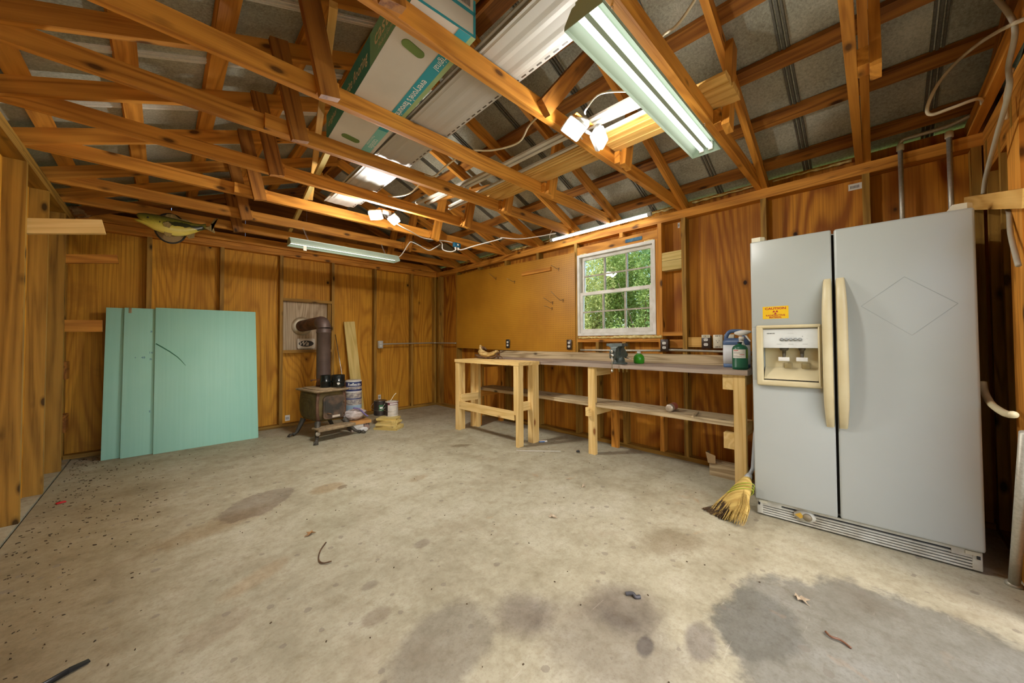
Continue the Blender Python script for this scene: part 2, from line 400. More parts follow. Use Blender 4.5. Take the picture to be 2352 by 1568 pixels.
# back wall
for x in (-.115, .49, 1.095, 1.725, 2.34, 2.965): bxr('stud', (x-.019, x+.019), (YB, YB+.089), (.038, PT-.076), STUD, wb, 'z')
bxr('corner_post', (3.392, XR-.001), (YB, YB+.089), (.038, PT-.076), STUD, wb, 'z')
bxr('stud', (XL-.089, XL-.051), (YB, YB+.089), (.038, PT-.076), STUD, wb, 'z')
bxr('sole_plate', (XL-.05, XR), (YB, YB+.089), (0, .038), STUD, wb, 'x')
bxr('top_plate', (XL-.05, XR), (YB, YB+.089), (PT-.076, PT-.0385), LUM, wb, 'x')
bxr('top_plate', (XL-.05, XR), (YB, YB+.089), (PT-.038, PT), LUM, wb, 'x')
joints = [XL-.11, -.115, 1.095, 2.34, XR+.11]
for a, b in zip(joints, joints[1:]): bxr('plywood_panel', (a+.001, b-.001), (YB+.089, YB+.102), (-.02, PT), PLY, wb, 'z')
# flashing opening in the back wall
STOVEPLY = ply('silvered_plywood', (.56, .46, .32), (.26, .18, .10), (.18, .11, .06), freq=1.6)
bxr('patch_panel', (1.116, 1.704), (YB+.060, YB+.087), (1.00, 1.65), STOVEPLY, wb, 'z')
bxr('blocking', (1.115, 1.705), (YB-.002, YB+.086), (1.650, 1.688), STUD, wb, 'x')
bxr('blocking', (1.115, 1.705), (YB-.002, YB+.086), (.965, 1.003), STUD, wb, 'x')
bxr('blocking', (1.66, 1.704), (YB+.02, YB+.058), (1.004, 1.649), STUD, wb, 'z')
# gable above the back plate
gx = [XL-.12, .05, .72, 1.405, 2.09, 2.76, XR+.12]
roofz = lambda x, off=.137: PT+.4*(min(x-XL, XR-x))+off
for a, b in zip(gx, gx[1:]):
    pts = [(a, PT), (b-.002, PT), (b-.002, roofz(b)-.004)]
    pts.append((a, roofz(a)-.004))
    M = Matrix(((1, 0, 0, 0), (0, 0, -1, YB+.100), (0, 1, 0, 0), (0, 0, 0, 1)))
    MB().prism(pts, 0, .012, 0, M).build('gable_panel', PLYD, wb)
# right wall: studs, window opening y 1.463-2.405, z 1.128-2.09
WY0, WY1, WZ0, WZ1 = 1.463, 2.408, 1.128, 2.095
for y in (-.445, .02, .605, 1.222, 3.02, 3.62, 4.22, 4.785): bxr('stud', (XR, XR+.089), (y-.019, y+.019), (.038, PT-.076), STUD, wr, 'z')
for y in (1.444, 2.427): bxr('trimmer_stud', (XR, XR+.089), (y-.019, y+.019), (.038, PT-.076), LUM if y < 2 else STUD, wr, 'z')
for y in (1.83, 2.15): bxr('cripple_stud', (XR, XR+.089), (y-.019, y+.019), (.038, WZ0-.04), STUD, wr, 'z')
bxr('corner_post', (XR, XR+.089), (5.30, 5.338), (.038, PT-.076), STUD, wr, 'z')
bxr('rough_sill', (XR, XR+.089), (WY0, WY1), (WZ0-.040, WZ0-.002), LUM, wr, 'y')
bxr('sill_filler', (XR+.006, XR+.089), (WY0, WY1), (WZ0-.002, WZ0+.030), LUM, wr, 'y')
bxr('window_header', (XR+.005, XR+.043), (WY0, WY1), (WZ1, WZ1+.09), LUM, wr, 'y')
bxr('window_header', (XR+.045, XR+.089), (WY0, WY1), (WZ1, WZ1+.09), LUM, wr, 'y')
bxr('cripple_stud', (XR, XR+.089), (1.83, 1.868), (WZ1+.092, PT-.077), LUM, wr, 'z')
bxr('jamb_filler', (XR+.004, XR+.089), (WY0, WY0+.024), (WZ0+.031, WZ1), LUM, wr, 'z')
bxr('sole_plate', (XR, XR+.089), (YF-.09, YB), (0, .038), STUD, wr, 'y')
bxr('top_plate', (XR, XR+.089), (YF-.09, YB), (PT-.076, PT-.0385), LUM, wr, 'y')
bxr('top_plate', (XR, XR+.089), (YF-.09, YB), (PT-.038, PT), LUM, wr, 'y')
bxr('blocking', (XR+.002, XR+.088), (1.243, 1.423), (1.865, 1.945), TREAT, wr, 'y')
bxr('blocking', (XR+.002, XR+.088), (1.243, 1.423), (1.772, 1.862), TREAT, wr, 'y')
bxr('blocking', (XR+.002, XR+.088), (1.243, 1.423), (1.145, 1.183), LUM, wr, 'y')
bxr('blocking', (XR+.04, XR+.088), (1.243, 1.423), (1.03, 1.11), LUM, wr, 'y')
bxr('blocking', (XR+.03, XR+.068), (.95, 1.202), (1.04, 1.13), LOOSE, wr, 'y')
for a, b, z0, z1 in ((3.62, 5.49, -.02, PT+.09), (WY1, 3.618, -.02, PT+.09), (WY0, WY1-.002, -.02, WZ0), (WY0, WY1-.002, WZ1, PT+.09), (.605, WY0-.002, -.02, PT+.09), (-.56, .603, -.02, PT+.09)):
    bxr('plywood_panel', (XR+.089, XR+.102), (a+.001, b-.001), (z0, z1), PLYR, wr, 'z')
# left wall
for y in (-.15, .46, 1.07, 1.68, 2.29, 3.09, 3.68, 4.28, 4.925): bxr('stud', (XL-.089, XL), (y, y+.038), (.005, PT-.076), STUD, wl, 'z')
bxr('corner_post', (XL-.089, XL-.051), (5.28, 5.318), (.005, PT-.076), STUD, wl, 'z')
bxr('top_plate', (XL-.089, XL), (YF-.09, YB), (PT-.076, PT-.0385), STUD, wl, 'y')
bxr('top_plate', (XL-.089, XL), (YF-.09, YB), (PT-.038, PT), STUD, wl, 'y')
ys = [-.56, .66, 1.87, 3.09, 4.30, 5.49]
for a, b in zip(ys, ys[1:]): bxr('plywood_panel', (XL-.102, XL-.089), (a+.001, b-.001), (-.02, PT+.09), PLY, wl, 'z')
for z in (.30, .78): bxr('corner_block', (XL-.05, XL-.002), (5.12, 5.26), (z, z+.16), LUMD, wl, 'y')
# front wall beside the open doorway
for x in (2.84, 3.07, 3.36): bxr('stud', (x-.019, x+.019), (YF-.089, YF), (.038, PT-.076), STUD, wf, 'z')
bxr('door_jamb', (2.60, 2.80), (YF-.11, YF+.02), (0, 2.05), LUM, wf, 'z')
bxr('door_jamb', (2.38, 2.598), (YF-.11, YF), (0, 2.05), LUM, wf, 'z')
bxr('door_jamb', (-.62, -.50), (YF-.11, YF), (0, 2.05), LUM, wf, 'z')
bxr('door_header', (XL, XR), (YF-.089, YF-.001), (2.05, PT-.077), LUM, wf, 'x')
bxr('top_plate', (XL, XR), (YF-.089, YF), (PT-.076, PT), LUM, wf, 'x')
bxr('sole_plate', (2.805, XR), (YF-.089, YF), (0, .038), LUMD, wf, 'x')
bxr('plywood_panel', (2.805, XR+.10), (YF-.102, YF-.09), (-.02, PT), PLYR, wf, 'z')
for a, b in ((XL-.12, 1.405), (1.405, XR+.12)):
    M = Matrix(((1, 0, 0, 0), (0, 0, -1, YF-.09), (0, 1, 0, 0), (0, 0, 0, 1)))
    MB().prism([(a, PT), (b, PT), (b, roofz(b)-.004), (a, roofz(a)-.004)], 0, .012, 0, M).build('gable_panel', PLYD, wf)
# ---- roof: trusses, purlins, metal sheets
ceil = struct('ceiling')
XM = (XL+XR)/2
def rz(x, off=0): return PT+.4*(min(x-XL, XR-x))+off
TY = [-.415, .069, .65, 1.265, 1.93, 2.45, 3.05, 3.655, 4.32, 4.84, 5.397]
c4 = math.cos(math.atan(.4))
for i, yf in enumerate(TY):
    g = i in (0, 10)
    yc = yf-.019; ch = board('bottom_chord', (XL-.10, yc, PT+.0455), (XR+.10, yc, PT+.0455), .089, .038, LUM, ceil)
    yr = yf-.057-.0006
    for sx in (-1, 1):
        xe = XL-.12 if sx < 0 else XR+.12
        a = V((xe, yr, PT+.4*(-.12)+.048)); b = V((XM-sx*(-1)*-.004*0-0.002*(-sx)*-1, yr, PT+.4*(XM-XL)+.048-.001))
        board('rafter', a, b, .089, .038, LUM if not g else LUMD, ch)
        # short web near the third point, nailed over a spacer
        xb = .565 if sx < 0 else 2.245; xt = .45 if sx < 0 else 2.36
        yw = yf-.095-.0012
        if not g:
            wide = i in (5, 7)
            zt = rz(xt)+.085
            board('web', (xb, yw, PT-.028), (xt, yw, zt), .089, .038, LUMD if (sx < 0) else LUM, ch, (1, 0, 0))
            L = .17 if (wide and sx < 0) else .045
            board('spacer_block', (xb-L, yr, PT+.040), (xb+.05, yr, PT+.040), .080, .0375, LUM, ch)
        if i != 3 or sx < 0: continue
        xa = XM+sx*.012; xq = XM+sx*.50
        board('web', (xa+sx*.012, yr, PT+.02), (xq, yr, rz(xq)-.012), .089, .037, LUMD if i % 2 else LUM, ch, (1, 0, 0))
pxs = [-.54, -.16, .21, .60, .97, 1.325]
for x in pxs:
    for xx, s in ((x, 1), (2*XM-x, -1)):
        zc = rz(xx)+.096+.0205
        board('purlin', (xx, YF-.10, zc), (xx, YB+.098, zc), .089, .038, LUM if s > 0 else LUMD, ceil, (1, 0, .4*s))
board('ridge_board', (XM, YF-.1, rz(XM)+.10), (XM, YB+.09, rz(XM)+.10), .10, .019, LUMD, ceil)
seams = [-.265+.5985*k for k in range(10)]
ed = [YF-.14]+seams+[YB+.13]
for s in (-1, 1):
    for k, (a, b) in enumerate(zip(ed, ed[1:])):
        xe = XL-.16 if s < 0 else XR+.16
        z0 = PT-.16*.4+.137; z1 = PT+.4*(XM-XL)+.137
        prof = [(a, 0), (a+.026, .0), (a+.034, .006), ((a+b)/2, .006), (b-.034, .006), (b-.026, 0), (b-.001, 0)]
        mb = MB(); n = len(prof)
        vs = [(xe, y, z0+h) for y, h in prof]+[(XM, y, z1+h) for y, h in prof]+[(xe, y, z0+h+.002) for y, h in prof]+[(XM, y, z1+h+.002) for y, h in prof]
        fs = []
        for q in range(n-1): fs += [(q, q+1, n+q+1, n+q), (2*n+q+1, 2*n+q, 3*n+q, 3*n+q+1)]
        mb.add(vs, fs); o = mb.build('roof_sheet', GALV, ceil)
        if k:
            d = V((XM-xe, 0, z1-z0)).normalized(); nn = V((-.4 if s > 0 else .4, 0, -1)).normalized()*-1
            mb = MB(); A = V((xe, a, z0)); Bq = V((XM, a, z1))
            for off, w, h in ((-.021, .007, .008), (0, .009, .012), (.021, .007, .008)):
                p = V((0, off, -h)); vs = []
                for P in (A, Bq):
                    for dy, dz in ((-w, 0.001), (-w*.6, -h), (w*.6, -h), (w, 0.001)): vs.append(P+V((0, off+dy, dz)))
                mb.add(vs, [(0, 1, 5, 4), (1, 2, 6, 5), (2, 3, 7, 6)])
            mb.build('seam_rib', SEAM if s > 0 else SEAM_LIT, o)
# expanding foam along the eave above the right plate
for k, (a, b) in enumerate(zip(TY[1:], TY[2:])):
    if k > 7: break
    y = a+.03; pts = []; rs = []
    while y < b-.09:
        pts.append((XR+.066, y, PT+.064+rnd.uniform(-.004, .004))); rs.append(rnd.choice((.006, .008, .007, .013))); y += .03
    pts[0] = (XR+.066, a+.02, PT+.064)
    MB().tube(pts, rs, 7).build('foam_bead', FOAM, ceil)
# ---- window
wn1 = struct('window_1')
fx0, fx1 = XR-.004, XR+.10
fy0, fy1, fz0, fz1 = 1.488, 2.404, 1.160, 2.092
for nm, x, y, z, gr in (('frame_jamb', (fx0, fx1), (fy0, fy0+.028), (fz0, fz1), 'z'), ('frame_jamb', (fx0, fx1), (fy1-.028, fy1), (fz0, fz1), 'z'),
                        ('frame_head', (fx0, fx1), (fy0+.028, fy1-.028), (fz1-.03, fz1), 'y'), ('frame_sill', (fx0, fx1), (fy0+.028, fy1-.028), (fz0, fz0+.03), 'y')):
    bxr(nm, x, y, z, WHITE, wn1, gr)
GL, gt, gp = nt('window_glass')
gt.nodes.remove(gp); o_ = gt.nodes['Material Output']
tr = nd(gt, 'BsdfTransparent'); gl = nd(gt, 'BsdfGlossy', i_Roughness=.02); fr = nd(gt, 'Fresnel', i_IOR=1.35); mx = nd(gt, 'MixShader')
dn = noise(gt, coords(gt, rand=False)[0], 9, 4); lk(gt, ramp(gt, dn, [(.3, (.80, .86, .84)), (.7, (.95, .97, .96))]), tr.inputs[0])
lk(gt, fr.outputs[0], mx.inputs[0]); lk(gt, tr.outputs[0], mx.inputs[1]); lk(gt, gl.outputs[0], mx.inputs[2]); lk(gt, mx.outputs[0], o_.inputs[0])
MUNT = pm('muntin_paint', (.50, .48, .40), (.33, .30, .22), 14, .6)
def sash(nm, y0, y1, z0, z1, xc, rail_b, rail_t, st):
    x = (xc-.016, xc+.016)
    s = MB(); s.box(x, (y0, y0+st), (z0, z1)); s.box(x, (y1-st, y1), (z0, z1)); s.box(x, (y0+st, y1-st), (z0, z0+rail_b)); s.box(x, (y0+st, y1-st), (z1-rail_t, z1))
    so = s.build(nm, WHITE, wn1)
    gy0, gy1, gz0, gz1 = y0+st, y1-st, z0+rail_b, z1-rail_t
    for k in (1, 2): y = gy0+(gy1-gy0)*k/3; bxr('muntin', (xc-.012, xc+.012), (y-.009, y+.009), (gz0, gz1), MUNT, so, 'z')
    zm = (gz0+gz1)/2; bxr('muntin', (xc-.011, xc+.011), (gy0, gy1), (zm-.008, zm+.008), MUNT, so, 'y')
    for i in range(3):
        for j in range(2):
            a = gy0+(gy1-gy0)*i/3; b = gy0+(gy1-gy0)*(i+1)/3; c = (gz0, zm)[j]; d = (zm, gz1)[j]
            MB().box((xc-.0015, xc+.0015), (a+.009, b-.009), (c+.008, d-.008)).build('pane', GL, so)
sash('lower_sash', fy0+.030, fy1-.030, fz0+.031, 1.655, XR+.022, .045, .035, .035)
sash('upper_sash', fy0+.030, fy1-.030, 1.622, fz1-.031, XR+.058, .035, .032, .035)
MB().rbox((XR-.006, XR+.006), (1.93, 1.98), (1.655, 1.664), .002).build('sash_lock', pm('lock_bronze', (.12, .08, .04)), wn1)
pts = []; rs = []
y = WY0-.03
while y < WY1: pts.append((XR-.002, y, WZ0+.010+rnd.uniform(-.004, .004))); rs.append((.014 if y < 1.95 else .009)+rnd.uniform(-.004, .005)); y += .02
MB().tube(pts, rs, 7).build('foam_seal', FOAM, wn1)
for ya, yb in ((1.50, 1.60), (2.28, 2.37)):
    pts = [(XR+.01, ya+(yb-ya)*k/6, WZ1+.002) for k in range(7)]; MB().tube(pts, [.005+.006*rnd.random() for _ in pts], 7).build('foam_seal', FOAM, wn1)
BLUEP = pm('blue_marker', (.05, .16, .24), (.03, .08, .13), 20, .7)
MB().box((XR-.0005, XR+.0045), (1.62, 1.80), (WZ1+.025, WZ1+.06)).build('paint_mark', BLUEP, wr)
# ================================================================== refrigerator
FRW = pm('fridge_enamel', (.43, .455, .425), (.405, .43, .40), 2, .32, spec=.35)
FRG = pm('grille_plastic', (.60, .60, .52), (.40, .37, .28), 9, .5)
GAP = pm('black_gasket', (.015, .015, .015))
FM = frame((2.67, .545, 0), (.051, -.9987, 0), y=(.9987, .051, 0))
fr = thing('refrigerator', 'tall white side-by-side refrigerator with ice dispenser', 'refrigerator', mw=FM)
MB().box((.004, .886), (.085, .70), (.02, 1.715)).build('cabinet', FRW, fr, FM)
MB().box((.012, .878), (.070, .086), (.108, 1.705)).build('gasket', GAP, fr, FM)
# freezer door with a real recess for the dispenser
dl = MB()
x0, x1, z0, z1 = .0, .385, .106, 1.722; cx0, cx1, cz0, cz1 = .055, .325, .855, 1.17
dl.rbox((x0, x1), (.0, .07), (cz1, z1), .008, 2); dl.rbox((x0, x1), (.0, .07), (z0, cz0), .008, 2)
dl.rbox((x0, cx0), (.0, .07), (cz0-.012, cz1+.012), .0079, 2); dl.rbox((cx1, x1), (.0, .07), (cz0-.012, cz1+.012), .0079, 2)
dl.box((cx0-.004, cx1+.004), (.062, .07), (cz0-.004, cz1+.004))
d1 = dl.build('freezer_door', FRW, fr, FM)
d2 = MB().rbox((.396, .890), (.0, .07), (.106, 1.722), .012, 3).build('fridge_door', FRW, fr, FM)
def handle(xa, xb, flip, par):
    rings = []
    for k in range(15):
        t = k/14; z = .615+(1.437-.615)*t
        bow = -.014-.052*(1-abs(2*t-1)**3.2); sh = min(t, 1-t)
        wv = (xb-xa)*(.82+.18*min(1, sh*6)); c = (xa+xb)/2+flip*(1-min(1, sh*5))*.004
        th = .030
        rings.append([(c-wv/2, bow+th*.7, z), (c-wv/2+.004, bow+.006, z), (c-wv/4, bow, z), (c+wv/4, bow, z), (c+wv/2-.004, bow+.006, z), (c+wv/2, bow+th*.7, z), (c+wv/4, bow+th, z), (c-wv/4, bow+th, z)])
    rings.insert(0, [(p[0], .006, p[2]-.012) for p in rings[0]]); rings.append([(p[0], .006, p[2]+.012) for p in rings[-1]])
    MB().loft(rings).build('handle', CREAM, par, FM)
handle(.338, .383, 1, d1); handle(.399, .446, -1, d2)
# dispenser bezel
W_, H_ = .310, .370; cxm, czm = .181, 1.006
dz = MB()
dz.rbox((cxm-W_/2, cxm+W_/2), (-.022, .001), (cz1, czm+H_/2), .009, 3); dz.rbox((cxm-W_/2, cxm+W_/2), (-.022, .001), (czm-H_/2, cz0), .009, 3)
dz.rbox((cxm-W_/2, cx0+.006), (-.0221, .001), (czm-H_/2+.005, czm+H_/2-.005), .009, 3); dz.rbox((cx1-.006, cxm+W_/2), (-.0221, .001), (czm-H_/2+.005, czm+H_/2-.005), .009, 3)
dz.box((.062, .318), (.0585, .0618), (.859, 1.05))
dz.add([(.062, -.012, .862), (.318, -.012, .862), (.318, .056, .93), (.062, .056, .93)], [(0, 1, 2, 3)])
bez = dz.build('dispenser_bezel', CREAM, d1, FM)
PANEL = pm('panel_white', (.70, .72, .68), None, 6, .4); INK = pm('print_ink', (.05, .05, .05)); GREYINK = pm('grey_print', (.35, .37, .35))
pn = MB(); pn.box((.061, .321), (-.008, .03), (1.052, 1.166))
T = lambda x, z, y=-.0085: frame((x, y, z), (1, 0, 0), y=(0, 0, 1))
put_text(pn, 'KENMORE', .0085, T(.100, 1.140), 1, bold=.0002)
put_text(pn, 'ICE & WATER', .0045, T(.195, 1.139), 2)
for k in range(5):
    x = .153+.0217*k
    pn.lathe([(.0092, 0), (.0092, .004), (.007, .005)], 16, 1, frame((x, -.008, 1.102), (1, 0, 0), y=(0, 0, 1)))
    pn.lathe([(.0078, 0), (.0078, .0056), (.0, .0056)], 16, 2, frame((x, -.008, 1.102), (1, 0, 0), y=(0, 0, 1)))
put_text(pn, 'water  cubed  crushed  light  lock', .0042, T(.196, 1.117), 2)
put_text(pn, 'filter', .0045, T(.272, 1.108), 2); pn.box((.249, .252), (-.009, -.008), (1.119, 1.122), 1)
for x in (.14, .197, .262): pn.box((x-.012, x+.012), (-.0088, -.008), (1.074, 1.076), 2)
pn.build('control_panel', [PANEL, INK, GREYINK], d1, FM)
DKC = pm('tan_cavity_plastic', (.42, .34, .16), (.36, .28, .12), 5, .5)  # darker tan plastic for the pads at the back of the cavity
NOZ = pm('nozzle_dark', (.09, .07, .04))
for x, r in ((.160, .024), (.245, .018)):
    cv = MB()
    cv.lathe([(r, .0), (r*.75, -.014), (.010, -.016), (.009, -.045)], 14, 1, Matrix.Translation((x, .03, 1.05)))
    cv.rbox((x-.027, x+.027), (.004, .012), (.972, .996), .003, 2, 0)
    cv.tube([(x, .012, .985), (x, .04, 1.04)], .008, 8, 1)
    cv.rbox((x-.022+.018, x+.03+.006), (.048, .0584), (.925, .962), .006, 2, 2)
    cv.build('dispenser_lever', [WHITE, NOZ, DKC], d1, FM)
# caution sticker
YEL = pm('sticker_yellow', (.80, .50, .01), (.74, .45, .01), 20, .45); RED = pm('sticker_red', (.42, .02, .03), None, 20, .5)
st = MB(); sx, sz = .124, 1.2685
st.box((sx-.064, sx+.064), (-.0008, .0005), (sz-.038, sz+.038))
put_text(st, 'CAUTION', .0185, T(sx, sz+.024, -.0012), 1, bold=.0006, sx=1.25)
put_text(st, 'RADIOACTIVE', .0135, T(sx, sz-.018, -.0012), 1, bold=.0004, sx=1.1)
put_text(st, 'MATERIAL', .0125, T(sx, sz-.030, -.0012), 1, bold=.0004, sx=1.1)
tm = T(sx, sz+.0015, -.0012)
st.add([(x, y, 0) for x, y in disc(.0022, 10)], [tuple(range(10))], 1, tm)
for a0 in (30, 150, 270):
    q = [(r*math.cos(math.radians(a)), r*math.sin(math.radians(a)), 0) for r, aa in ((.004, (a0-30, a0, a0+30)), (.0135, (a0+30, a0+15, a0, a0-15, a0-30))) for a in aa]
    st.add(q, [tuple(range(len(q)))], 1, tm)
st.build('sticker', [YEL, RED], d1, FM)
RES = pm('faint_residue', (.36, .39, .37), None, 5, .5)
dm = MB(); q = [(.66, 1.42), (.83, 1.27), (.68, 1.12), (.50, 1.28)]
for (xa, za), (xb, zb_) in zip(q, q[1:]+q[:1]):
    d_ = V((xb-xa, 0, zb_-za)).normalized()*.0012; n_ = V((-d_.z, 0, d_.x))
    dm.add([V((xa, -.0006, za))+n_, V((xb, -.0006, zb_))+n_, V((xb, -.0006, zb_))-n_, V((xa, -.0006, za))-n_], [(0, 1, 2, 3)])
dm.build('diamond_residue', RES, d2, FM)
# base grille
gr = MB()
gr.box((.006, .884), (.045, .06), (.012, .098), 1)
gr.rbox((.006, .036), (.028, .046), (.010, .098), .003, 2); gr.rbox((.853, .884), (.028, .046), (.010, .098), .003, 2)
for z in (.010, .024, .038, .052): gr.box((.036, .853), (.030, .046), (z, z+.0085))
gr.box((.036, .13), (.030, .046), (.066, .098)); gr.box((.79, .853), (.030, .046), (.064, .098))
gr.box((.13, .79), (.032, .046), (.066, .0745)); gr.box((.13, .79), (.030, .046), (.086, .098))
gr.lathe([(.001, .014), (.05, .013), (.052, .0), (.052, -.01)], 24, 0, Matrix.Translation((.240, .034, .060)) @ frame((0, 0, 0), (1, 0, 0), y=(0, 0, 1)) @ Matrix.Diagonal((1, .62, 1, 1)))
gro = gr.build('base_grille', [FRG, GAP], fr, FM)
fc = MB(); fc.lathe([(.0, .010), (.018, .009), (.022, 0)], 20, 0, Matrix.Translation((.253, .020, .059)) @ frame((0, 0, 0), (1, 0, 0), y=(0, 0, 1)))
fc.add([(.194, .0185, .062), (.222, .0165, .080), (.236, .0165, .060), (.222, .0165, .044)], [(0, 1, 2, 3)], 1)
fc.build('filter_cap', [pm('cap_brown', (.22, .18, .11)), pm('amber_tab', (.60, .36, .04))], gro, FM)
for xa, xb, xc in ((.018, .062, .014), (.832, .876, .866)):
    hg = MB(); hg.box((xa, xb), (.024, .034), (.080, .096)); hg.box((xc, xc+.010), (.020, .030), (.066, .081), 1)
    hg.build('door_hinge', [IVORY, GAP], fr, FM)
for xa, xb in ((.006, .072), (.825, .89)):
    o = [(xa, .02), (xb-.02, .02), (xb, .04), (xb, .12), (xa, .14)]; MB().prism(o, 1.723, 1.752).build('hinge_cap', IVORY, fr, FM)
# ================================================================== workbench
tz = .885
wbch = thing('workbench', 'long rough lumber workbench with lower shelf under the window', 'workbench', (3.2, 2.1, 0))
yA, yB2 = .635, 3.74
for k, (xa, xb) in enumerate(((2.965, 3.105), (3.107, 3.245), (3.247, 3.385))): bxr('top_board', (xa, xb), (yA+.012*k, yB2-.01*k), (tz-.038, tz), BENCHT, wbch, 'y')
bxr('back_board', (3.387, XR-.002), (.66, 3.70), (tz+.001, tz+.088), GREYW, wbch, 'y')
for xa, xb in ((3.00, 3.135), (3.138, 3.28)): bxr('shelf_board', (xa, xb), (.735, yB2-.02), (.463, .50), GREYW, wbch, 'y')
for y in (.655, 1.905, 3.66):
    bxr('leg', (2.985, 3.025), (y, y+.075), (0, tz-.0385), PINE if y < 3 else LUM, wbch, 'z')
    bxr('cross_rail', (3.026, 3.384), (y+.035, y+.075), (tz-.13, tz-.0385), PINE if y < 3 else LUM, wbch, 'x')
    bxr('cross_rail', (3.026, 3.384), (y+.035, y+.075), (.370, .462), PINE if y < 3 else LUM, wbch, 'x')
    bxr('rear_leg', (3.345, 3.384), (y-.04, y+.034), (0, tz-.0385), LUM, wbch, 'z')
bxr('bracket_block', (2.945, 2.984), (1.945, 1.985), (.372, .455), PINE, wbch, 'x')
for z in (.30, .735): bxr('bracket_block', (2.99, 3.075), (.732, .80), (z, z+.115), PINE, wbch, 'x')
# ---- new pine stand in front of the bench
sdn = thing('pine_stand', 'new bare pine stand with lapped rails in front of the bench', 'stand', (2.8, 3.14, 0))
sz = .882
bxr('front_leg', (2.632, 2.708), (2.595, 2.634), (0, sz-.039), PINE, sdn, 'z'); bxr('front_leg', (2.640, 2.678), (3.640, 3.716), (0, sz-.039), PINE, sdn, 'z')
bxr('leg_doubler', (2.633, 2.671), (2.635, 2.665), (.33, sz-.039), PINE, sdn, 'z')
bxr('front_leg_face', (2.680, 2.745), (3.655, 3.693), (0, sz-.039), PINE, sdn, 'z')
bxr('rear_leg', (2.878, 2.954), (2.595, 2.634), (0, sz-.039), PINE, sdn, 'z'); bxr('rear_leg', (2.880, 2.956), (3.678, 3.716), (0, sz-.039), PINE, sdn, 'z')
bxr('rear_leg_face', (2.862, 2.877), (2.60, 2.675), (0, sz-.039), PINE, sdn, 'z')
bxr('rear_leg_face', (2.918, 2.956), (3.60, 3.676), (0, sz-.039), PINE, sdn, 'z')
for x in (2.630, 2.796): bxr('top_board', (x, x+.163), (2.585, 3.72), (sz-.038, sz), PINE, sdn, 'y')
bxr('front_rail', (2.642, 2.680), (2.666, 3.639), (.268, .357), PINE, sdn, 'y')
bxr('side_rail', (2.682, 2.955), (2.636, 2.674), (.358, .447), PINE, sdn, 'x')
bxr('side_rail', (2.652, 2.955), (3.600, 3.638), (.358, .447), PINE, sdn, 'x').location.z += 0
# ================================================================== foam insulation sheets leaning on the back wall
def foam_mat():
    m, t, p = nt('green_foam_board'); v, rn = coords(t)
    a = noise(t, v, 1.2, 3); mp = nd(t, 'Mapping'); mp.inputs['Scale'].default_value = (1, 40, 40); lk(t, v, mp.inputs[0]); b = noise(t, mp.outputs[0], 1, 2)
    f = mth(t, 'ADD', mth(t, 'MULTIPLY', a, .6), mth(t, 'MULTIPLY', b, .4))
    lk(t, ramp(t, f, [(.35, (.37, .76, .63)), (.65, (.44, .83, .70))]), p.inputs['Base Color'])
    p.inputs['Roughness'].default_value = .55; return m
FBD = foam_mat(); SCR = pm('scratch_green', (.05, .22, .13), None, 30, .7); BLUEINK = pm('blue_print', (.06, .20, .34))
def foam(xa, xb, yb_, yt, zt, th, label):
    d = V((0, yt-yb_, zt)).normalized(); M = frame((0, yb_, 0), d, y=(1, 0, 0))     # local x up the sheet, y along wall, z outward
    L = math.hypot(yt-yb_, zt)
    if M.col[2].y > 0: M = frame((0, yb_, 0), d, z=(0, -1, 0))
    s = 1 if M.col[1].x > 0 else -1
    t_ = thing('foam_board', label, 'foam board', mw=Matrix.Translation((xa, yb_, 0)), group='foam boards against the back wall')
    ya, yb3 = (xa, xb) if s > 0 else (-xb, -xa)
    MB().rbox((0, L), (ya, yb3), (-th, 0), .002, 1).build('sheet', FBD, t_, M)
    return t_, M, s
f1, M1, s1 = foam(-.410, .74, 5.115, 5.345, 1.462, .025, 'mint green foam board, rearmost, its left edge showing furthest left')
f2, M2, s2 = foam(-.285, .79, 5.070, 5.315, 1.466, .025, 'mint green foam board, middle one, notched at its top edge')
f3, M3, s3 = foam(-.062, .800, 5.030, 5.285, 1.478, .020, 'mint green foam board, frontmost, with a curved dark scratch')
sc = MB(); pa = [(.985, .052), (.95, .10), (.90, .165), (.84, .23), (.80, .262), (.745, .30)]
sc.tube([(p[0], s3*p[1]*.92-s3*.0, .0005) for p in [(q[0]+.13, q[1]-.112) for q in pa]], [.005, .0055, .005, .004, .003, .0015], 5)
sc.build('scratch', SCR, f3, M3)
for z_, x_, s_ in ((.95, -.09, 'R'), (1.02, -.09, '16'), (.97, -.145, '48'), (1.24, -.09, '8'), (.42, -.09, 'E'), (.97, -.20, '+')):
    pr = MB(); put_text(pr, s_, .03, frame((z_, s2*x_, .0006), (0, s2, 0), y=(1, 0, 0)), 0); pr.build('print', BLUEINK, f2, M2)
MB().rbox((1.43, 1.487), (s2*-.245-.012, s2*-.245+.012), (-.02, .0012), .004, 2).build('edge_notch', pm('brown_dirt', (.30, .22, .10)), f2, M2)
# ================================================================== box wood stove
IR1 = pm('rusty_cast_iron', (.20, .115, .055), (.075, .055, .035), 14, .65, .25, bmp=.5, lo=.3, hi=.7)
IR2 = pm('stove_side_olive', (.17, .125, .04), (.085, .06, .02), 12, .6, .25, bmp=.4)
IR3 = pm('stove_door_soot', (.24, .145, .085), (.045, .042, .036), 6, .6, .2, bmp=.4)
PINKI = pm('stove_corner_rust', (.20, .10, .06), (.11, .06, .035), 16, .6, .2)
TOPI = pm('stove_top_dust', (.40, .30, .17), (.22, .16, .09), 18, .75, .1, bmp=.5)
SM = frame((1.415, 4.47, 0), (1, .15, 0), z=(0, 0, 1)) @ Matrix.Rotation(0, 4, 'Z')
sv = thing('wood_stove', 'rusty cast-iron box wood stove on splayed clawed legs', 'stove', mw=SM)
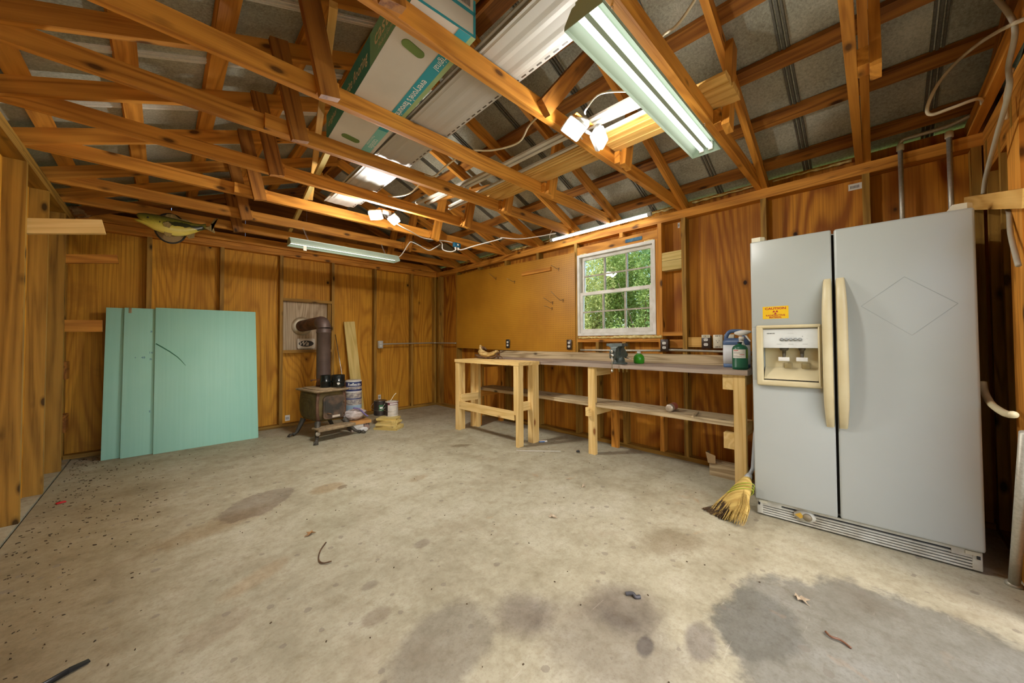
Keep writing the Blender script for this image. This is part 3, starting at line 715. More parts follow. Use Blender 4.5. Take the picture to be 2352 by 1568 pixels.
# local: x right, y back; front plate at y=0
def ringat(z, w, d, y0=0, r=.03):
    return [(p[0], p[1]+d/2+y0, z) for p in rrect(w, d, r, 3)]
hb = .235
hb = .19; DH = .045
prof = [(hb, .275, .40), (hb+.03, .31, .43), (hb+.10, .34, .46), (hb+.20, .345, .46), (hb+.29, .33, .45), (hb+.286+DH, .315, .44)]
MB().loft([ringat(z, w, d, (.46-d)/2) for z, w, d in prof]).build('firebox', IR2, sv, SM)
tp = MB(); tp.loft([ringat(DH+hb+.286, .335, .47, -.005), ringat(DH+hb+.296, .395, .53, -.035), ringat(DH+hb+.312, .405, .54, -.04), ringat(DH+hb+.316, .37, .50, -.02)])
tp.loft([ringat(DH+hb+.316, .31, .42, .02, .06), ringat(DH+hb+.328, .295, .40, .03, .06)])
tp.build('top_plate', TOPI, sv, SM)
dr = MB(); o = rrect(.25, .262, .035, 3)
dr.prism(o, .0, .016, 0, frame((.02, -.012, hb+.158), (1, 0, 0), z=(0, -1, 0)) @ Matrix.Identity(4))
dr.prism(rrect(.21, .222, .025, 3), .016, .021, 0, frame((.02, -.012, hb+.158), (1, 0, 0), z=(0, -1, 0)))
sdr = dr.build('loading_door', IR3, sv, SM)
for z_ in (.06, .19): MB().tube([(.135, -.03, hb+z_), (.135, -.03, hb+z_+.03)], .009, 8).build('door_hinge', IR1, sdr, SM)
kn = MB(); kn.tube([(-.065, -.03, hb+.095), (-.045, -.052, hb+.09), (-.02, -.055, hb+.082)], [.008, .009, .006], 8)
kn.build('latch', IR1, sdr, SM)
MB().box((-.005, .085), (-.0345, -.033), (hb+.038, hb+.062)).build('paper_label', pm('label_paper', (.62, .55, .45)), sdr, SM)
for s_ in (-1, 1):
    cp = MB(); rings = []
    for z, w, d in prof:
        x = s_*(w/2-.012); y = (.46-d)/2-.006; rings.append([(x-.014, y, z), (x+.014, y, z), (x+.016, y+.02, z), (x-.016, y+.02, z)])
    cp.loft(rings).build('corner_moulding', PINKI, sv, SM)
for s_ in (-1, 1):
    sp = MB()
    for k, (w, h, e) in enumerate(((.30, .24, .006), (.23, .18, .010), (.13, .11, .014))):
        out = rrect(w, h, .04 if k < 2 else .044, 4); inn = rrect(w-.016, h-.016, .034 if k < 2 else .036, 4); n = len(out)
        Mx = frame((s_*(.1735+e*.2), .23, hb+.16), (0, s_, 0), y=(0, 0, 1))
        sp.add([(x, y, .002) for x, y in out]+[(x, y, .004) for x, y in inn], [(i, (i+1) % n, n+(i+1) % n, n+i) for i in range(n)], 0, Mx)
    sp.build('side_ornament', IR2, sv, SM)
hs = MB(); hs.rbox((-.22, .20), (-.165, .005), (hb-.065, hb-.047), .006, 2); hs.rbox((-.225, .205), (-.172, -.150), (hb-.075, hb-.042), .006, 2)
for k in range(8): hs.lathe([(.006, 0), (.005, .004), (0, .005)], 8, 0, Matrix.Translation((-.15+.045*k, -.09, hb-.047)))
hs.build('hearth_shelf', TOPI, sv, SM)
def leg(x, y, dx, dy, name='leg'):
    pts = smoothpath([(x, y, hb-.005), (x+dx*.15, y+dy*.15, hb*.8), (x+dx*.4, y+dy*.4, hb*.5), (x+dx*.7, y+dy*.7, hb*.2), (x+dx, y+dy, .022)], 4)
    n = len(pts); rs = [.034-.02*(i/(n-1)) if i < n*.75 else .014+.012*((i-n*.75)/(n*.25)) for i in range(n)]
    m = MB().tube(pts, rs, 8); e = pts[-1]
    d = V((dx, dy, 0)).normalized()
    for a in (-.35, 0, .35):
        q = Matrix.Rotation(a, 4, 'Z') @ d; m.tube([e+V((0, 0, .0)), e+q*.035+V((0, 0, .006)), e+q*.06+V((0, 0, -.015))], [.013, .011, .005], 6)
    m.build(name, LEGI, sv, SM)
LEGI = pm('dark_leg_iron', (.10, .09, .07), (.05, .045, .035), 20, .6, .3, bmp=.3)
leg(-.15, .01, -.10, -.19); leg(.15, .01, .13, -.15); leg(-.14, .40, -.12, -.02); leg(.14, .40, .12, .04)
MB().lathe([(.001, .012), (.022, .010), (.026, 0), (.022, -.010), (.001, -.012)], 16, 0, SM @ Matrix.Translation((-.213, -.135, .095)) @ frame((0, 0, 0), (1, 0, 0), y=(.3, 0, 1)) ).build('leg_medallion', pm('pale_dust', (.45, .42, .33)), sv)
# stove pipe: collar, riser, elbow into the wall
PP = pm('brown_stove_pipe', (.15, .105, .090), (.10, .07, .06), 5, .5, .3); PPR = pm('rusted_pipe', (.20, .09, .04), (.07, .035, .02), 12, .7, .2, bmp=.5)
px, py = 1.425, 4.80
sp_ = thing('stove_pipe', 'brown metal stove pipe rising from the stove and elbowing into the wall', 'stove pipe', (px, py, .56))
M_ = Matrix.Translation((px, py, 0))
MB().lathe([(.083, .562), (.083, .60), (.076, .625), (.078, .66)], 24, 0, M_).build('flue_collar', PPR, sp_)
MB().lathe([(.080, .66), (.080, 1.215), (.083, 1.217), (.083, 1.235), (.080, 1.24), (.080, 1.275)], 28, 0, M_, cap=False).build('riser', PP, sp_)
el = [V((px, py, 1.275))]
wx, wy, wz = 1.345, 5.455, 1.325
dirw = V((wx-px, wy-py, wz-1.34)).normalized()
for k in range(1, 7):
    a = k/6*math.pi/2; R_ = .085
    el.append(V((px, py, 1.275))+dirw*R_*(1-math.cos(a))+V((0, 0, 1))*R_*math.sin(a)*.9)
MB().tube(el, .081, 28, cap=False).build('elbow', PP, sp_)
MB().tube([el[-1], el[-1]+dirw*.18, V((wx, wy-.005, wz))], [.078, .076, .075], 28, cap=False).build('wall_pipe', PPR, sp_)
MB().lathe([(.078, .0), (.125, .0), (.125, .008), (.078, .012)], 28, 0, frame((wx, wy-.002, wz), (1, 0, 0), z=(0, -1, 0)), cap=False).build('thimble_ring', pm('thimble_metal', (.55, .50, .38), (.36, .28, .16), 12, .5, .3), sp_)
MB().tube([(px-.15, py-.02, .64), (px-.12, py-.03, .648), (px-.08, py-.03, .645)], [.012, .006, .005], 8).build('damper_handle', PPR, sp_)
# ================================================================== things laid over the truss chords
CH = PT+.0905                                   # top of the chords
TEAL = pm('dark_teal_print', (.03, .36, .46), (.024, .31, .40), 3, .5); TEALL = pm('light_teal_print', (.24, .62, .58), (.20, .55, .52), 3, .5)
CARD = pm('white_carton', (.66, .63, .57), (.58, .55, .49), 3, .6); CARDG = pm('pale_green_card', (.36, .50, .24), None, 3, .6)
HOLE = pm('carton_hole_green', (.16, .25, .07), (.12, .19, .05), 4, .7); TXTW = pm('white_print', (.88, .90, .86), (.84, .86, .82))
BM_ = frame((.662, 1.20, CH+.001), (.998, -.062, 0), y=(.062, .998, 0))
ct = thing('flooring_carton', 'white and teal flooring carton resting across the roof chords', 'carton', mw=BM_)
L_, W_, H_ = 1.26, .288, .165
cb = MB(); cb.box((0, W_), (0, L_), (0, H_)); cbo = cb.build('carton_body', CARD, ct, BM_)
fl_ = MB(); fl_.add([(.02, L_, .001), (W_-.01, L_, .001), (W_-.03, L_+.10, -.012), (.16, L_+.12, -.014), (.015, L_+.02, .001)], [(0, 1, 2, 3, 4)])
fl_.add([(.02, L_, .004), (W_-.01, L_, .004), (W_-.03, L_+.10, -.008), (.16, L_+.12, -.010), (.015, L_+.02, .004)], [(4, 3, 2, 1, 0)])
fl_.build('end_flap', TEALL, cbo, BM_)
sd_ = MB()                                       # left side face, facing -x
e = .0012
sd_.add([(-e, .46, 0), (-e, L_, 0), (-e, L_, H_), (-e, .46, H_)], [(0, 1, 2, 3)], 0)
sd_.add([(-e, 0, 0), (-e, .46, 0), (-e, .46, H_), (-e, 0, H_)], [(0, 1, 2, 3)], 1)
lf = lambda y, z: frame((-2*e, y, z), (0, -1, 0), y=(0, 0, 1))
put_text(sd_, 'favourite flooring', .085, lf(.73, .08), 2, sx=.80, bold=.001); put_text(sd_, 'castello', .105, lf(.24, .095), 2, sx=1.0, bold=.001); put_text(sd_, 'Made in Germany', .034, lf(.25, .032), 2, sx=.8)
put_text(sd_, 'original', .06, lf(1.12, .08), 2, shear=.3)
sd_.build('side_band', [TEAL, TEALL, TXTW], cbo, BM_)
bs = MB(); e = -.0012
bs.add([(.205, 0, e), (.265, 0, e), (.265, .92, e), (.205, .92, e)], [(3, 2, 1, 0)], 0)
bs.add([(.205, .92, e), (.265, .92, e), (.265, L_, e), (.205, L_, e)], [(3, 2, 1, 0)], 1)
bs.add([(.265, 0, e), (W_, 0, e), (W_, .78, e), (.265, .78, e)], [(3, 2, 1, 0)], 3)
bf = lambda x, y: frame((x, y, 2*e), (0, 1, 0), y=(1, 0, 0))
put_text(bs, "everyone's favourite flooring", .056, bf(.240, .62), 2, sx=.80, bold=.0006); put_text(bs, 'original', .052, bf(.240, .20), 2, sx=.8, shear=.3)
put_text(bs, 'castello', .055, bf(.244, 1.10), 2, sx=.75); put_text(bs, 'Made in Germany', .022, bf(.214, 1.07), 2, sx=.8)
bs.build('bottom_band', [TEAL, TEALL, TXTW, CARDG], cbo, BM_)
ef = MB(); e = -.0012                            # near end face
for a, b, c, d in ((0, .012, 0, H_), (W_-.012, W_, 0, H_), (0, W_, 0, .012), (0, W_, .095, .112)): ef.add([(a, e, c), (b, e, c), (b, e, d), (a, e, d)], [(0, 1, 2, 3)], 0)
for k in range(9): ef.add([(.20+.007*k, 2*e, .122), (.203+.007*k, 2*e, .122), (.203+.007*k, 2*e, .155), (.20+.007*k, 2*e, .155)], [(0, 1, 2, 3)], 1)
put_text(ef, 'flooring', .022, frame((.155, 2*e, .138), (1, 0, 0), y=(0, 0, 1)), 0, sx=.6)
ef.build('end_panel_print', [TEAL, INK], cbo, BM_)
for y, x in ((.22, .105), (1.13, .11)):
    h = MB(); h.prism([(p[0], p[1]) for p in rrect(.115, .045, .0224, 5)], -.004, .0, 0, Matrix.Translation((x, y, 0)) @ Matrix.Rotation(.25, 4, 'Z')); h.build('hand_hole', HOLE, cbo, BM_)
# soffit panels
SOF = pm('soffit_vinyl', (.48, .46, .41), (.44, .42, .37), 2, .5); SLOT = pm('slot_dark', (.08, .06, .04))
def soffit(x0, y0, y1, z, label):
    pr = [(0, .0), (0, -.006), (.012, -.006), (.014, 0), (.024, 0), (.028, -.005), (.075, -.005), (.10, -.012), (.118, -.012), (.143, -.005), (.19, -.005), (.214, -.012), (.232, -.012), (.257, -.005), (.262, 0), (.300, 0)]
    n = len(pr); mb = MB()
    pr = [(x*.9, h if x > .26 or x < .02 else -.004+(h+.004)*.35) for x, h in pr]; x9 = x0+.028*(y1-y0)
    vs = [(x0+x, y0, z+h) for x, h in pr]+[(x9+x, y1, z+h) for x, h in pr]+[(x0+x, y0, z+h+.0016) for x, h in pr]+[(x9+x, y1, z+h+.0016) for x, h in pr]
    fs = []
    for q in range(n-1): fs += [(q, n+q, n+q+1, q+1), (2*n+q, 2*n+q+1, 3*n+q+1, 3*n+q)]
    fs += [(q, q+1, 2*n+q+1, 2*n+q) for q in range(n-1)]+[(n+q+1, n+q, 3*n+q, 3*n+q+1) for q in range(n-1)]
    mb.add(vs, fs); t_ = thing('soffit_panel', label, 'soffit panel', (x0, y0, z), group='soffit panels over the chords')
    mb.build('panel', SOF, t_)
    y = y0+.02; k = 0
    sl = MB()
    while y < y1-.03: xs = x0+.028*(y-y0)+.253; sl.box((xs, xs+.008), (y, y+.03), (z-.0006, z+.0002)); y += .052
    so = sl.build('nail_slots', SLOT, t_); so['kind'] = 'stuff'
soffit(.978, .12, 3.42, CH+.013, 'lower off-white vinyl soffit panel lying along the roof chords')
soffit(.972, .30, 3.60, CH+.032, 'upper off-white vinyl soffit panel, longer at its far end')
# white trim strips and loose boards on the chords
TRIM = pm('white_trim', (.58, .56, .48), (.48, .45, .37), 6, .5)
def lay(name, a, b, w, t, mat, label, cat, grp, z=CH+.001, prof=None):
    a = V((*a, z+t/2)); b = V((*b, z+t/2))
    o = board(name, a, b, w, t, mat, None, (b-a).cross(V((0, 0, 1)))); return tag(o, label, cat, grp)
lay('trim_strip', (1.800, .80), (1.775, 2.95), .028, .014, TRIM, 'white trim strip lying beside the soffit over three chords', 'trim strip', 'white strips on the chords')
lay('trim_strip', (1.842, .84), (1.825, 2.55), .028, .014, TRIM, 'white trim strip second from the soffit', 'trim strip', 'white strips on the chords')
lay('trim_strip', (1.905, .90), (1.72, 3.05), .030, .014, TRIM, 'white trim strip crossing askew with its far end furthest out', 'trim strip', 'white strips on the chords', CH+.016)
lay('trim_strip', (1.955, .88), (1.965, 2.86), .024, .014, TRIM, 'white trim strip lying against the moulded pine boards', 'trim strip', 'white strips on the chords')
lay('trim_strip', (2.10, 1.9), (2.075, 3.03), .022, .012, TRIM, 'short white trim strip at the far end of the bundle', 'trim strip', 'white strips on the chords', CH+.047)
def moulded(a, b, w, label):
    a = V((*a, CH+.002)); b = V((*b, CH+.002)); M = frame(a, b-a, z=(0, 0, 1)); L = (b-a).length
    pr = [(-w/2, 0), (-w*.12, 0), (-w*.10, .006), (-w*.04, .006), (-w*.02, 0), (w/2-.01, 0), (w/2, .008), (w/2, .022), (w/2-.02, .038), (-w/2+.02, .040), (-w/2, .022)]
    n = len(pr); vs = [(0, y, z) for y, z in pr]+[(L, y, z) for y, z in pr]
    fs = [tuple(range(n)), tuple(range(2*n-1, n-1, -1))]+[(i, n+i, n+(i+1) % n, (i+1) % n) for i in range(n)]
    o = MB().add(vs, fs).build('moulded_board', LOOSE, None, M); return tag(o, label, 'board', 'pale boards on the chords')
moulded((2.020, .490), (2.020, 1.24), .110, 'short moulded pine board beside the wide one, flush at its near end')
moulded((2.155, .485), (2.155, 2.50), .145, 'wide moulded pine board on the chords, its near end past the shop light')
for k, (dx, ye, lab) in enumerate(((1.992, 2.46, 'thin pine batten beside the wide moulded board'), (2.022, 2.62, 'thin pine batten between white strip and moulded board'), (2.052, 2.40, 'thin pine batten hard against the moulded board'))):
    lay('pine_batten', (dx, 1.26), (dx, ye), .024, .020+.004*k, LOOSE, lab, 'batten', 'thin battens on the chords')
lay('pine_batten', (2.01, 2.30), (1.80, 3.02), .035, .02, LUM, 'short orange batten angled across the far chords', 'batten', None, CH+.031)
o = board('pale_stick', (.545, 1.72, 2.66), (.95, 3.60, CH+.02), .038, .036, LOOSE, None); tag(o, 'pale square stick laid sloping up over the chords beside the carton', 'stick')
o = board('pale_stick', (.80, 2.62, CH+.022), (1.06, 4.86, CH+.022), .038, .034, TREAT, None); tag(o, 'pale green-grey stick running back over the far chords', 'stick')
# ================================================================== lamps
SHADE = pm('mint_reflector', (.36, .45, .35), (.33, .41, .32), 3, .35)
TUBEW = emit('fluorescent_tube', (1, .98, .93), 2.4); LEDW = emit('led_tube', (.95, .98, 1), 12.0); FLOODN = emit('flood_panel_near', (1, .97, .92), 290.0); FLOODW = emit('flood_panel_far', (1, .97, .92), 800.0)
def shoplight(xa, xb, yc, z, tubes, label, open_end=True):
    M = frame((xa, yc, z), (1, 0, 0), z=(0, 0, 1)); L = xb-xa
    t_ = thing('shop_light', label, 'shop light', mw=M)
    pr = [(-.078, -.012), (-.076, 0.004), (-.045, .048), (-.030, .050), (-.030, .060), (.030, .060), (.030, .050), (.045, .048), (.076, .004), (.078, -.012)]
    n = len(pr); th = .0015
    vs = [(0, y, h) for y, h in pr]+[(L, y, h) for y, h in pr]+[(0, y*.985, h-th) for y, h in pr]+[(L, y*.985, h-th) for y, h in pr]
    fs = []
    for q in range(n-1): fs += [(q, n+q, n+q+1, q+1), (2*n+q, 2*n+q+1, 3*n+q+1, 3*n+q)]
    MB().add(vs, fs).build('reflector', SHADE, t_, M)
    for x in (.0, L):
        MB().prism([(y, h) for y, h in pr], -.001, .001, 0, frame((x, 0, 0), (0, 1, 0), y=(0, 0, 1))).build('end_plate', SHADE if x else SHADE, t_, M)
    for s_ in (-1, 1):
        MB().tube([(.02, s_*.024, .020), (L-.02, s_*.024, .020)], .0135, 10).build('lamp_tube', TUBEW if tubes else pm('unlit_tube', (.70, .74, .66)), t_, M)
        for x in (.006, L-.006): MB().box((x-.005, x+.005), (s_*.024-.012, s_*.024+.012), (.004, .05)).build('lamp_holder', WHITE, t_, M)
    MB().box((.02, L-.02), (-.009, .009), (.012, .058)).build('centre_ridge', SHADE, t_, M)
    return t_, M, L
sl1, m1, l1 = shoplight(1.005, 2.275, .672, 2.21, True, 'lit twin-tube shop light with mint reflector, nearest the camera')
sl2, m2, l2 = shoplight(.905, 2.080, 4.17, 2.115, True, 'lit shop light hanging on chains near the back wall')
CHN = pm('chain_steel', (.55, .52, .44), None, 20, .4, .8)
def chain(p0, p1, par):
    p0 = V(p0); p1 = V(p1); n = max(3, int((p1-p0).length/.016)); mb = MB()
    for k in range(n):
        c = p0.lerp(p1, (k+.5)/n); a = V((0, 0, .011)); b = (V((.005, 0, 0)) if k % 2 else V((0, .005, 0)))
        mb.tube([c+a, c+a*.5+b, c-a*.5+b, c-a, c-a*.5-b, c+a*.5-b, c+a], .0014, 5)
    o = mb.build('hanging_chain', CHN, par); o['kind'] = 'stuff'
chain((.905+.18, 4.17, 2.176), (1.06, 4.285, 2.33), sl2); chain((.905+1.02, 4.17, 2.176), (1.93, 4.285, 2.32), sl2)
chain((1.15, .672, 2.270), (1.15, .640, 2.314), sl1); chain((2.15, .672, 2.270), (2.15, .640, 2.314), sl1)
MB().box((1.02, 1.05), (4.10, 4.104), (2.05, 2.10)).build('pull_tag', IVORY, sl2)
# LED tube over the window
tl = thing('led_tube_light', 'lit slim LED tube light hung along the plate above the window', 'tube light', (3.30, 2.08, 2.30))
MB().tube([(3.30, 1.50, 2.303), (3.30, 2.655, 2.305)], .0135, 12).build('lamp_tube', LEDW, tl)
for y in (1.465, 2.66): MB().rbox((3.284, 3.316), (y-.005, y+.035), (2.288, 2.325), .004, 2).build('end_cap', GREYPL, tl)
MB().box((3.286, 3.314), (1.50, 2.66), (2.317, 2.325)).build('spine', GREYPL, tl)
for y in (1.48, 2.68): chain((3.30, y, 2.325), (3.335, y-.02, 2.40), tl)
# twin flood lights
FBODY = pm('flood_grey', (.45, .46, .45), None, 8, .5)
def flood(base, dirs, label, fm):
    t_ = thing('twin_floodlight', label, 'floodlight', base, group='twin floodlights under the chords')
    b = V(base)
    MB().lathe([(.062, 0), (.062, -.012), (.050, -.030), (.02, -.034), (.001, -.034)], 22, 0, Matrix.Translation(b)).build('mount', FBODY, t_)
    for (off, nrm, up) in dirs:
        c = b+V(off); n_ = V(nrm).normalized(); M = frame(c, V(up).cross(n_), z=n_)
        MB().tube([b+V((0, 0, -.02)), b.lerp(c, .6)+V((0, 0, -.01)), c-n_*.025], .010, 8).build('arm', FBODY, t_)
        hd = MB().rbox((-.058, .058), (-.046, .046), (-.028, .0), .008, 2).build('lamp_head', FBODY, t_, M)
        MB().rbox((-.050, .050), (-.037, .037), (.0, .020), .006, 2).build('lamp_panel', fm, hd, M)
    MB().tube([b+V((0, 0, -.03)), b+V((.02, .01, -.05)), b+V((.07, .02, -.052))], [.006, .005, .003], 8).build('sensor', WHITE, t_)
flood((1.640, 1.135, PT-.001), [((-.055, -.01, -.060), (-.50, -.45, -.75), (.3, -.4, 1)), ((.128, -.06, -.055), (.10, -.88, -.34), (.4, -.2, 1))], 'twin-head white floodlight, lit, near the shop light', FLOODN)
flood((1.455, 3.17, PT-.001), [((-.085, .0, -.055), (-.55, -.45, -.70), (0, 0, 1)), ((.090, -.02, -.062), (.40, -.40, -.82), (0, 0, 1))], 'twin-head white floodlight, lit, further back in the room', FLOODW)
board('spacer_block', (1.56, 1.135, PT+.002), (1.72, 1.135, PT+.002), .10, .004, LUM, ceil, (0, 1, 0))
board('spacer_block', (1.38, 3.17, PT+.002), (1.53, 3.17, PT+.002), .10, .004, LUM, ceil, (0, 1, 0))
# ================================================================== wiring
def cable(pts, r, mat, label, cat='cable', name='cable', n=6):
    o = MB().tube(smoothpath(pts, n), r, 7).build(name, mat); return tag(o, label, cat)
cable([(1.50, 1.90, CH+.006), (1.56, 1.75, CH-.03), (1.60, 1.56, CH-.04), (1.56, 1.43, CH-.005), (1.53, 1.27, CH+.006)], .006, CABLE, 'cream cable sagging between two chords right of the soffit panel')
cable([(1.43, 2.44, CH+.006), (1.44, 2.30, CH-.06), (1.43, 2.12, CH-.05), (1.47, 1.94, CH+.005)], .006, CABLE, 'cream cable drooping under the chord beyond the carton')
cable([(1.42, 3.04, CH+.006), (1.43, 2.85, CH-.05), (1.46, 2.66, CH-.06), (1.47, 2.46, CH+.004)], .006, CABLE, 'cream cable drooping just before the far floodlight')
cable([(1.53, .66, CH+.006), (1.545, .62, CH+.03), (1.52, .54, CH+.02), (1.47, .42, CH+.07), (1.45, .30, CH+.16)], .006, CABLE, 'cream cable over the shop light chord running toward the camera')
cable([(1.71, .71, 2.285), (1.66, .80, 2.33), (1.58, .95, 2.36), (1.55, 1.02, 2.30), (1.60, 1.06, 2.315)], .004, WCABLE, 'thin white lead from shop light to the nearer floodlight')
cable([(1.50, 3.16, 2.275), (1.62, 3.24, 2.25), (1.85, 3.40, 2.265), (2.10, 3.56, 2.28), (2.40, 3.60, 2.315), (2.52, 3.60, 2.318)], .006, WCABLE, 'white lead from the far floodlight to the blue junction box')
cable([(2.075, 4.16, 2.15), (2.12, 4.12, 2.20), (2.14, 3.98, 2.31), (2.17, 3.96, 2.33), (2.23, 3.90, 2.29), (2.33, 3.84, 2.235), (2.39, 3.80, 2.265), (2.46, 3.78, 2.32)], .006, WCABLE, 'white lead looping up from the rear shop light')
cable([(2.565, 3.595, 2.265), (2.56, 3.595, 2.23), (2.50, 3.62, 2.205), (2.42, 3.66, 2.225), (2.415, 3.67, 2.30), (2.37, 3.70, 2.35)], .007, WCABLE, 'white lead hanging in a loop below the blue junction box')
cable([(2.60, 3.59, 2.265), (2.62, 3.56, 2.238), (2.70, 3.40, 2.27), (2.82, 3.15, 2.31), (2.85, 3.06, 2.322)], .007, WCABLE, 'white lead leaving the blue junction box toward the window')
cable([(2.80, 3.04, 2.318), (2.92, 2.86, 2.285), (3.05, 2.68, 2.30), (3.16, 2.50, 2.322)], .005, WCABLE, 'white lead slung between chords near the tube light')
cable([(3.30, 2.69, 2.305), (3.27, 2.68, 2.36), (3.25, 2.58, 2.45), (3.24, 2.48, 2.41)], .004, WCABLE, 'short white lead at the far end of the tube light')
bb = thing('junction_box', 'small blue junction box with two white plugs, hanging from a chord', 'junction box', (2.58, 3.60, 2.27))
BLUEB = pm('blue_box', (.01, .16, .28), (.008, .12, .22), 8, .45)
MB().rbox((2.530, 2.630), (3.580, 3.615), (2.268, 2.322), .005, 2).build('box', BLUEB, bb)
MB().box((2.575, 2.598), (3.5785, 3.580), (2.288, 2.308)).build('label_patch', WHITE, bb)
for x in (2.562, 2.600): MB().lathe([(.012, .268), (.012, .252), (.007, .235)], 10, 0, Matrix.Translation((x, 3.597, 2.0))).build('plug', WCABLE, bb)
# cables and conduit at the right-hand front corner
cable([(1.98, -.455, 2.14), (2.2, -.40, 2.25), (2.55, -.395, 2.42), (2.86, -.375, 2.548), (2.90, -.31, 2.51), (2.90, -.254, 2.43), (2.90, -.222, 2.335), (2.90, -.235, 2.292), (2.90, -.30, 2.295), (2.92, -.39, 2.31), (3.05, -.42, 2.33)], .008, CABLE, 'cream cable curling in a big loop above the refrigerator')
cable([(2.35, -.36, 2.47), (2.32, -.40, 2.30), (2.42, -.40, 2.20), (2.43, -.40, 2.10), (2.66, -.40, 2.0), (2.88, -.40, 1.90), (2.95, -.40, 1.835)], .009, GCABLE, 'grey cable hanging down the front corner beside the refrigerator')
cable([(2.92, -.455, 1.78), (2.77, -.445, 1.68), (2.66, -.43, 1.56), (2.50, -.42, 1.40)], .009, GCABLE, 'grey cable continuing below the sloping brace at the corner')
cable([(2.55, -.43, 2.24), (2.66, -.43, 2.18), (2.72, -.44, 2.10), (2.74, -.445, 2.20)], .007, CABLE, 'cream cable bent against the front wall post')
o = board('brace_board', (3.40, -.405, 1.905), (2.36, -.425, 1.640), .075, .030, LOOSE, None); tag(o, 'pale orange brace board sloping along the front wall above the refrigerator', 'board')
for y, lab in ((-.142, 'grey vertical conduit behind the refrigerator, nearer the window'), (-.343, 'grey vertical conduit behind the refrigerator, in the corner')):
    t_ = thing('conduit_riser', lab, 'conduit', (3.40, y, 1.70))
    MB().tube([(3.405, y, 1.60), (3.405, y, 2.345)], .0125, 10).build('pipe', PIPE, t_)
    MB().lathe([(.018, 0), (.018, .035), (.014, .04)], 12, 0, Matrix.Translation((3.405, y, 2.325))).build('coupling', IVORY, t_)
t_ = thing('conduit_run', 'grey conduit sloping up from the elbow under the roof', 'conduit', (3.40, -.25, 2.36))
MB().tube(smoothpath([(3.405, -.142, 2.366), (3.40, -.150, 2.385), (3.395, -.175, 2.39), (3.37, -.33, 2.385), (3.34, -.42, 2.40)], 4), .012, 9).build('pipe', PIPE, t_)
o = MB().tube(smoothpath([(2.92, -.375, .885), (2.90, -.375, .85), (2.84, -.375, .82), (2.72, -.375, .795), (2.50, -.375, .79), (2.40, -.38, .80)], 6), .014, 10).build('pipe_stub', CREAM); tag(o, 'bent cream pipe stub sticking out beside the refrigerator', 'pipe')
t_ = thing('corner_pipe', 'grey steel pipe standing on the floor at the front corner', 'pipe', (2.70, -.41, 0))
MB().tube([(2.715, -.415, 0.0), (2.61, -.41, .20), (2.36, -.400, .74)], .017, 12).build('pipe', PIPE, t_); MB().lathe([(.026, 0), (.026, .012), (.018, .02)], 14, 0, Matrix.Translation((2.715, -.415, 0))).build('foot', PIPE, t_)
# outlets and conduit on the walls
def outlet(loc, nrm, label, plate=DARK, style='duplex', text=None, box=True):
    M = frame(loc, V((0, 0, 1)).cross(V(nrm)), z=nrm); t_ = thing('outlet', label, 'outlet', mw=M, group='wall outlets')
    if box: MB().rbox((-.034, .034), (-.056, .056), (-.045, -.001), .003, 1).build('box', DARK if plate is DARK else IVORY, t_, M)
    MB().rbox((-.036, .036), (-.058, .058), (0, .005), .002, 1).build('plate', plate, t_, M)
    if style == 'duplex':
        for z in (-.021, .021):
            rc = MB().prism([(x, max(-.0125, min(.0125, y))) for x, y in disc(.0172, 20)], .005, .008, 0, M @ Matrix.Translation((0, z, 0))).build('receptacle', WHITE, t_)
            for (x, y, w, h) in ((-.006, .003, .0022, .008), (.006, .003, .0022, .007), (0, -.0065, .004, .004)):
                MB().box((x-w/2, x+w/2), (z+y-h/2, z+y+h/2), (.008, .0086)).build('slot', INK, rc, M)
    elif style == 'single':
        for (x, y, w, h, a) in ((-.011, .006, .003, .009, .5), (.011, .006, .003, .009, -.5), (0, -.009, .006, .006, 0)):
            MB().box((-w/2, w/2), (-h/2, h/2), (.005, .0056), 0, M @ Matrix.Translation((x, y, 0)) @ Matrix.Rotation(a, 4, 'Z')).build('slot', INK, t_)
    if text:
        for s_, y in text:
            m = MB(); put_text(m, s_, .017, Matrix.Translation((0, y, .0058)), 0, bold=.0003); m.build('hand_lettering', INK, t_, M)
    return t_
outlet((3.407, 3.555, 1.07), (-1, 0, 0), 'black duplex outlet on the pegboard above the carved log', BLACK, box=False)
outlet((3.407, 2.512, 1.06), (-1, 0, 0), 'dark duplex outlet at the pegboard corner by the window', DARK, box=False)
outlet((3.405, 1.400, 1.055), (-1, 0, 0), 'dark duplex outlet on the stud right of the window')
o2 = outlet((3.405, 1.035, 1.085), (-1, 0, 0), 'dark duplex outlet with 120 V hand-lettered on tape above it')
tp_ = MB(); Mo = frame((3.400, 1.035, 1.135), (0, -1, 0), z=(-1, 0, 0)); tp_.box((-.034, .034), (-.012, .014), (0, .001)); put_text(tp_, '120 V', .02, Mo.inverted() @ Mo @ Matrix.Translation((0, 0, .0014)), 1, bold=.0004)
tp_.build('tape_label', [IVORY, INK], o2, Mo)
outlet((3.405, .942, 1.090), (-1, 0, 0), 'ivory single outlet hand-lettered 220 V and 230 V', IVORY, 'single', (('220 V', .047), ('230 V', -.047)))
outlet((3.405, .855, 1.092), (-1, 0, 0), 'blank ivory cover plate half hidden behind the blue jug', IVORY, 'blank')
outlet((2.405, 5.355, 1.064), (0, -1, 0), 'pale duplex outlet box on the back wall beside the plank', GREYPL)
def conduit(pts, label, mats=PIPE, r=.0105):
    return tag(MB().tube(smoothpath(pts, 4), r, 10).build('wall_conduit', mats), label, 'conduit')
conduit([(2.45, 5.378, 1.070), (2.7, 5.384, 1.076), (3.30, 5.384, 1.083), (3.375, 5.376, 1.083), (3.405, 5.33, 1.083), (3.412, 5.10, 1.080), (3.414, 4.79, 1.078)], 'grey conduit running from the back wall outlet round the corner')
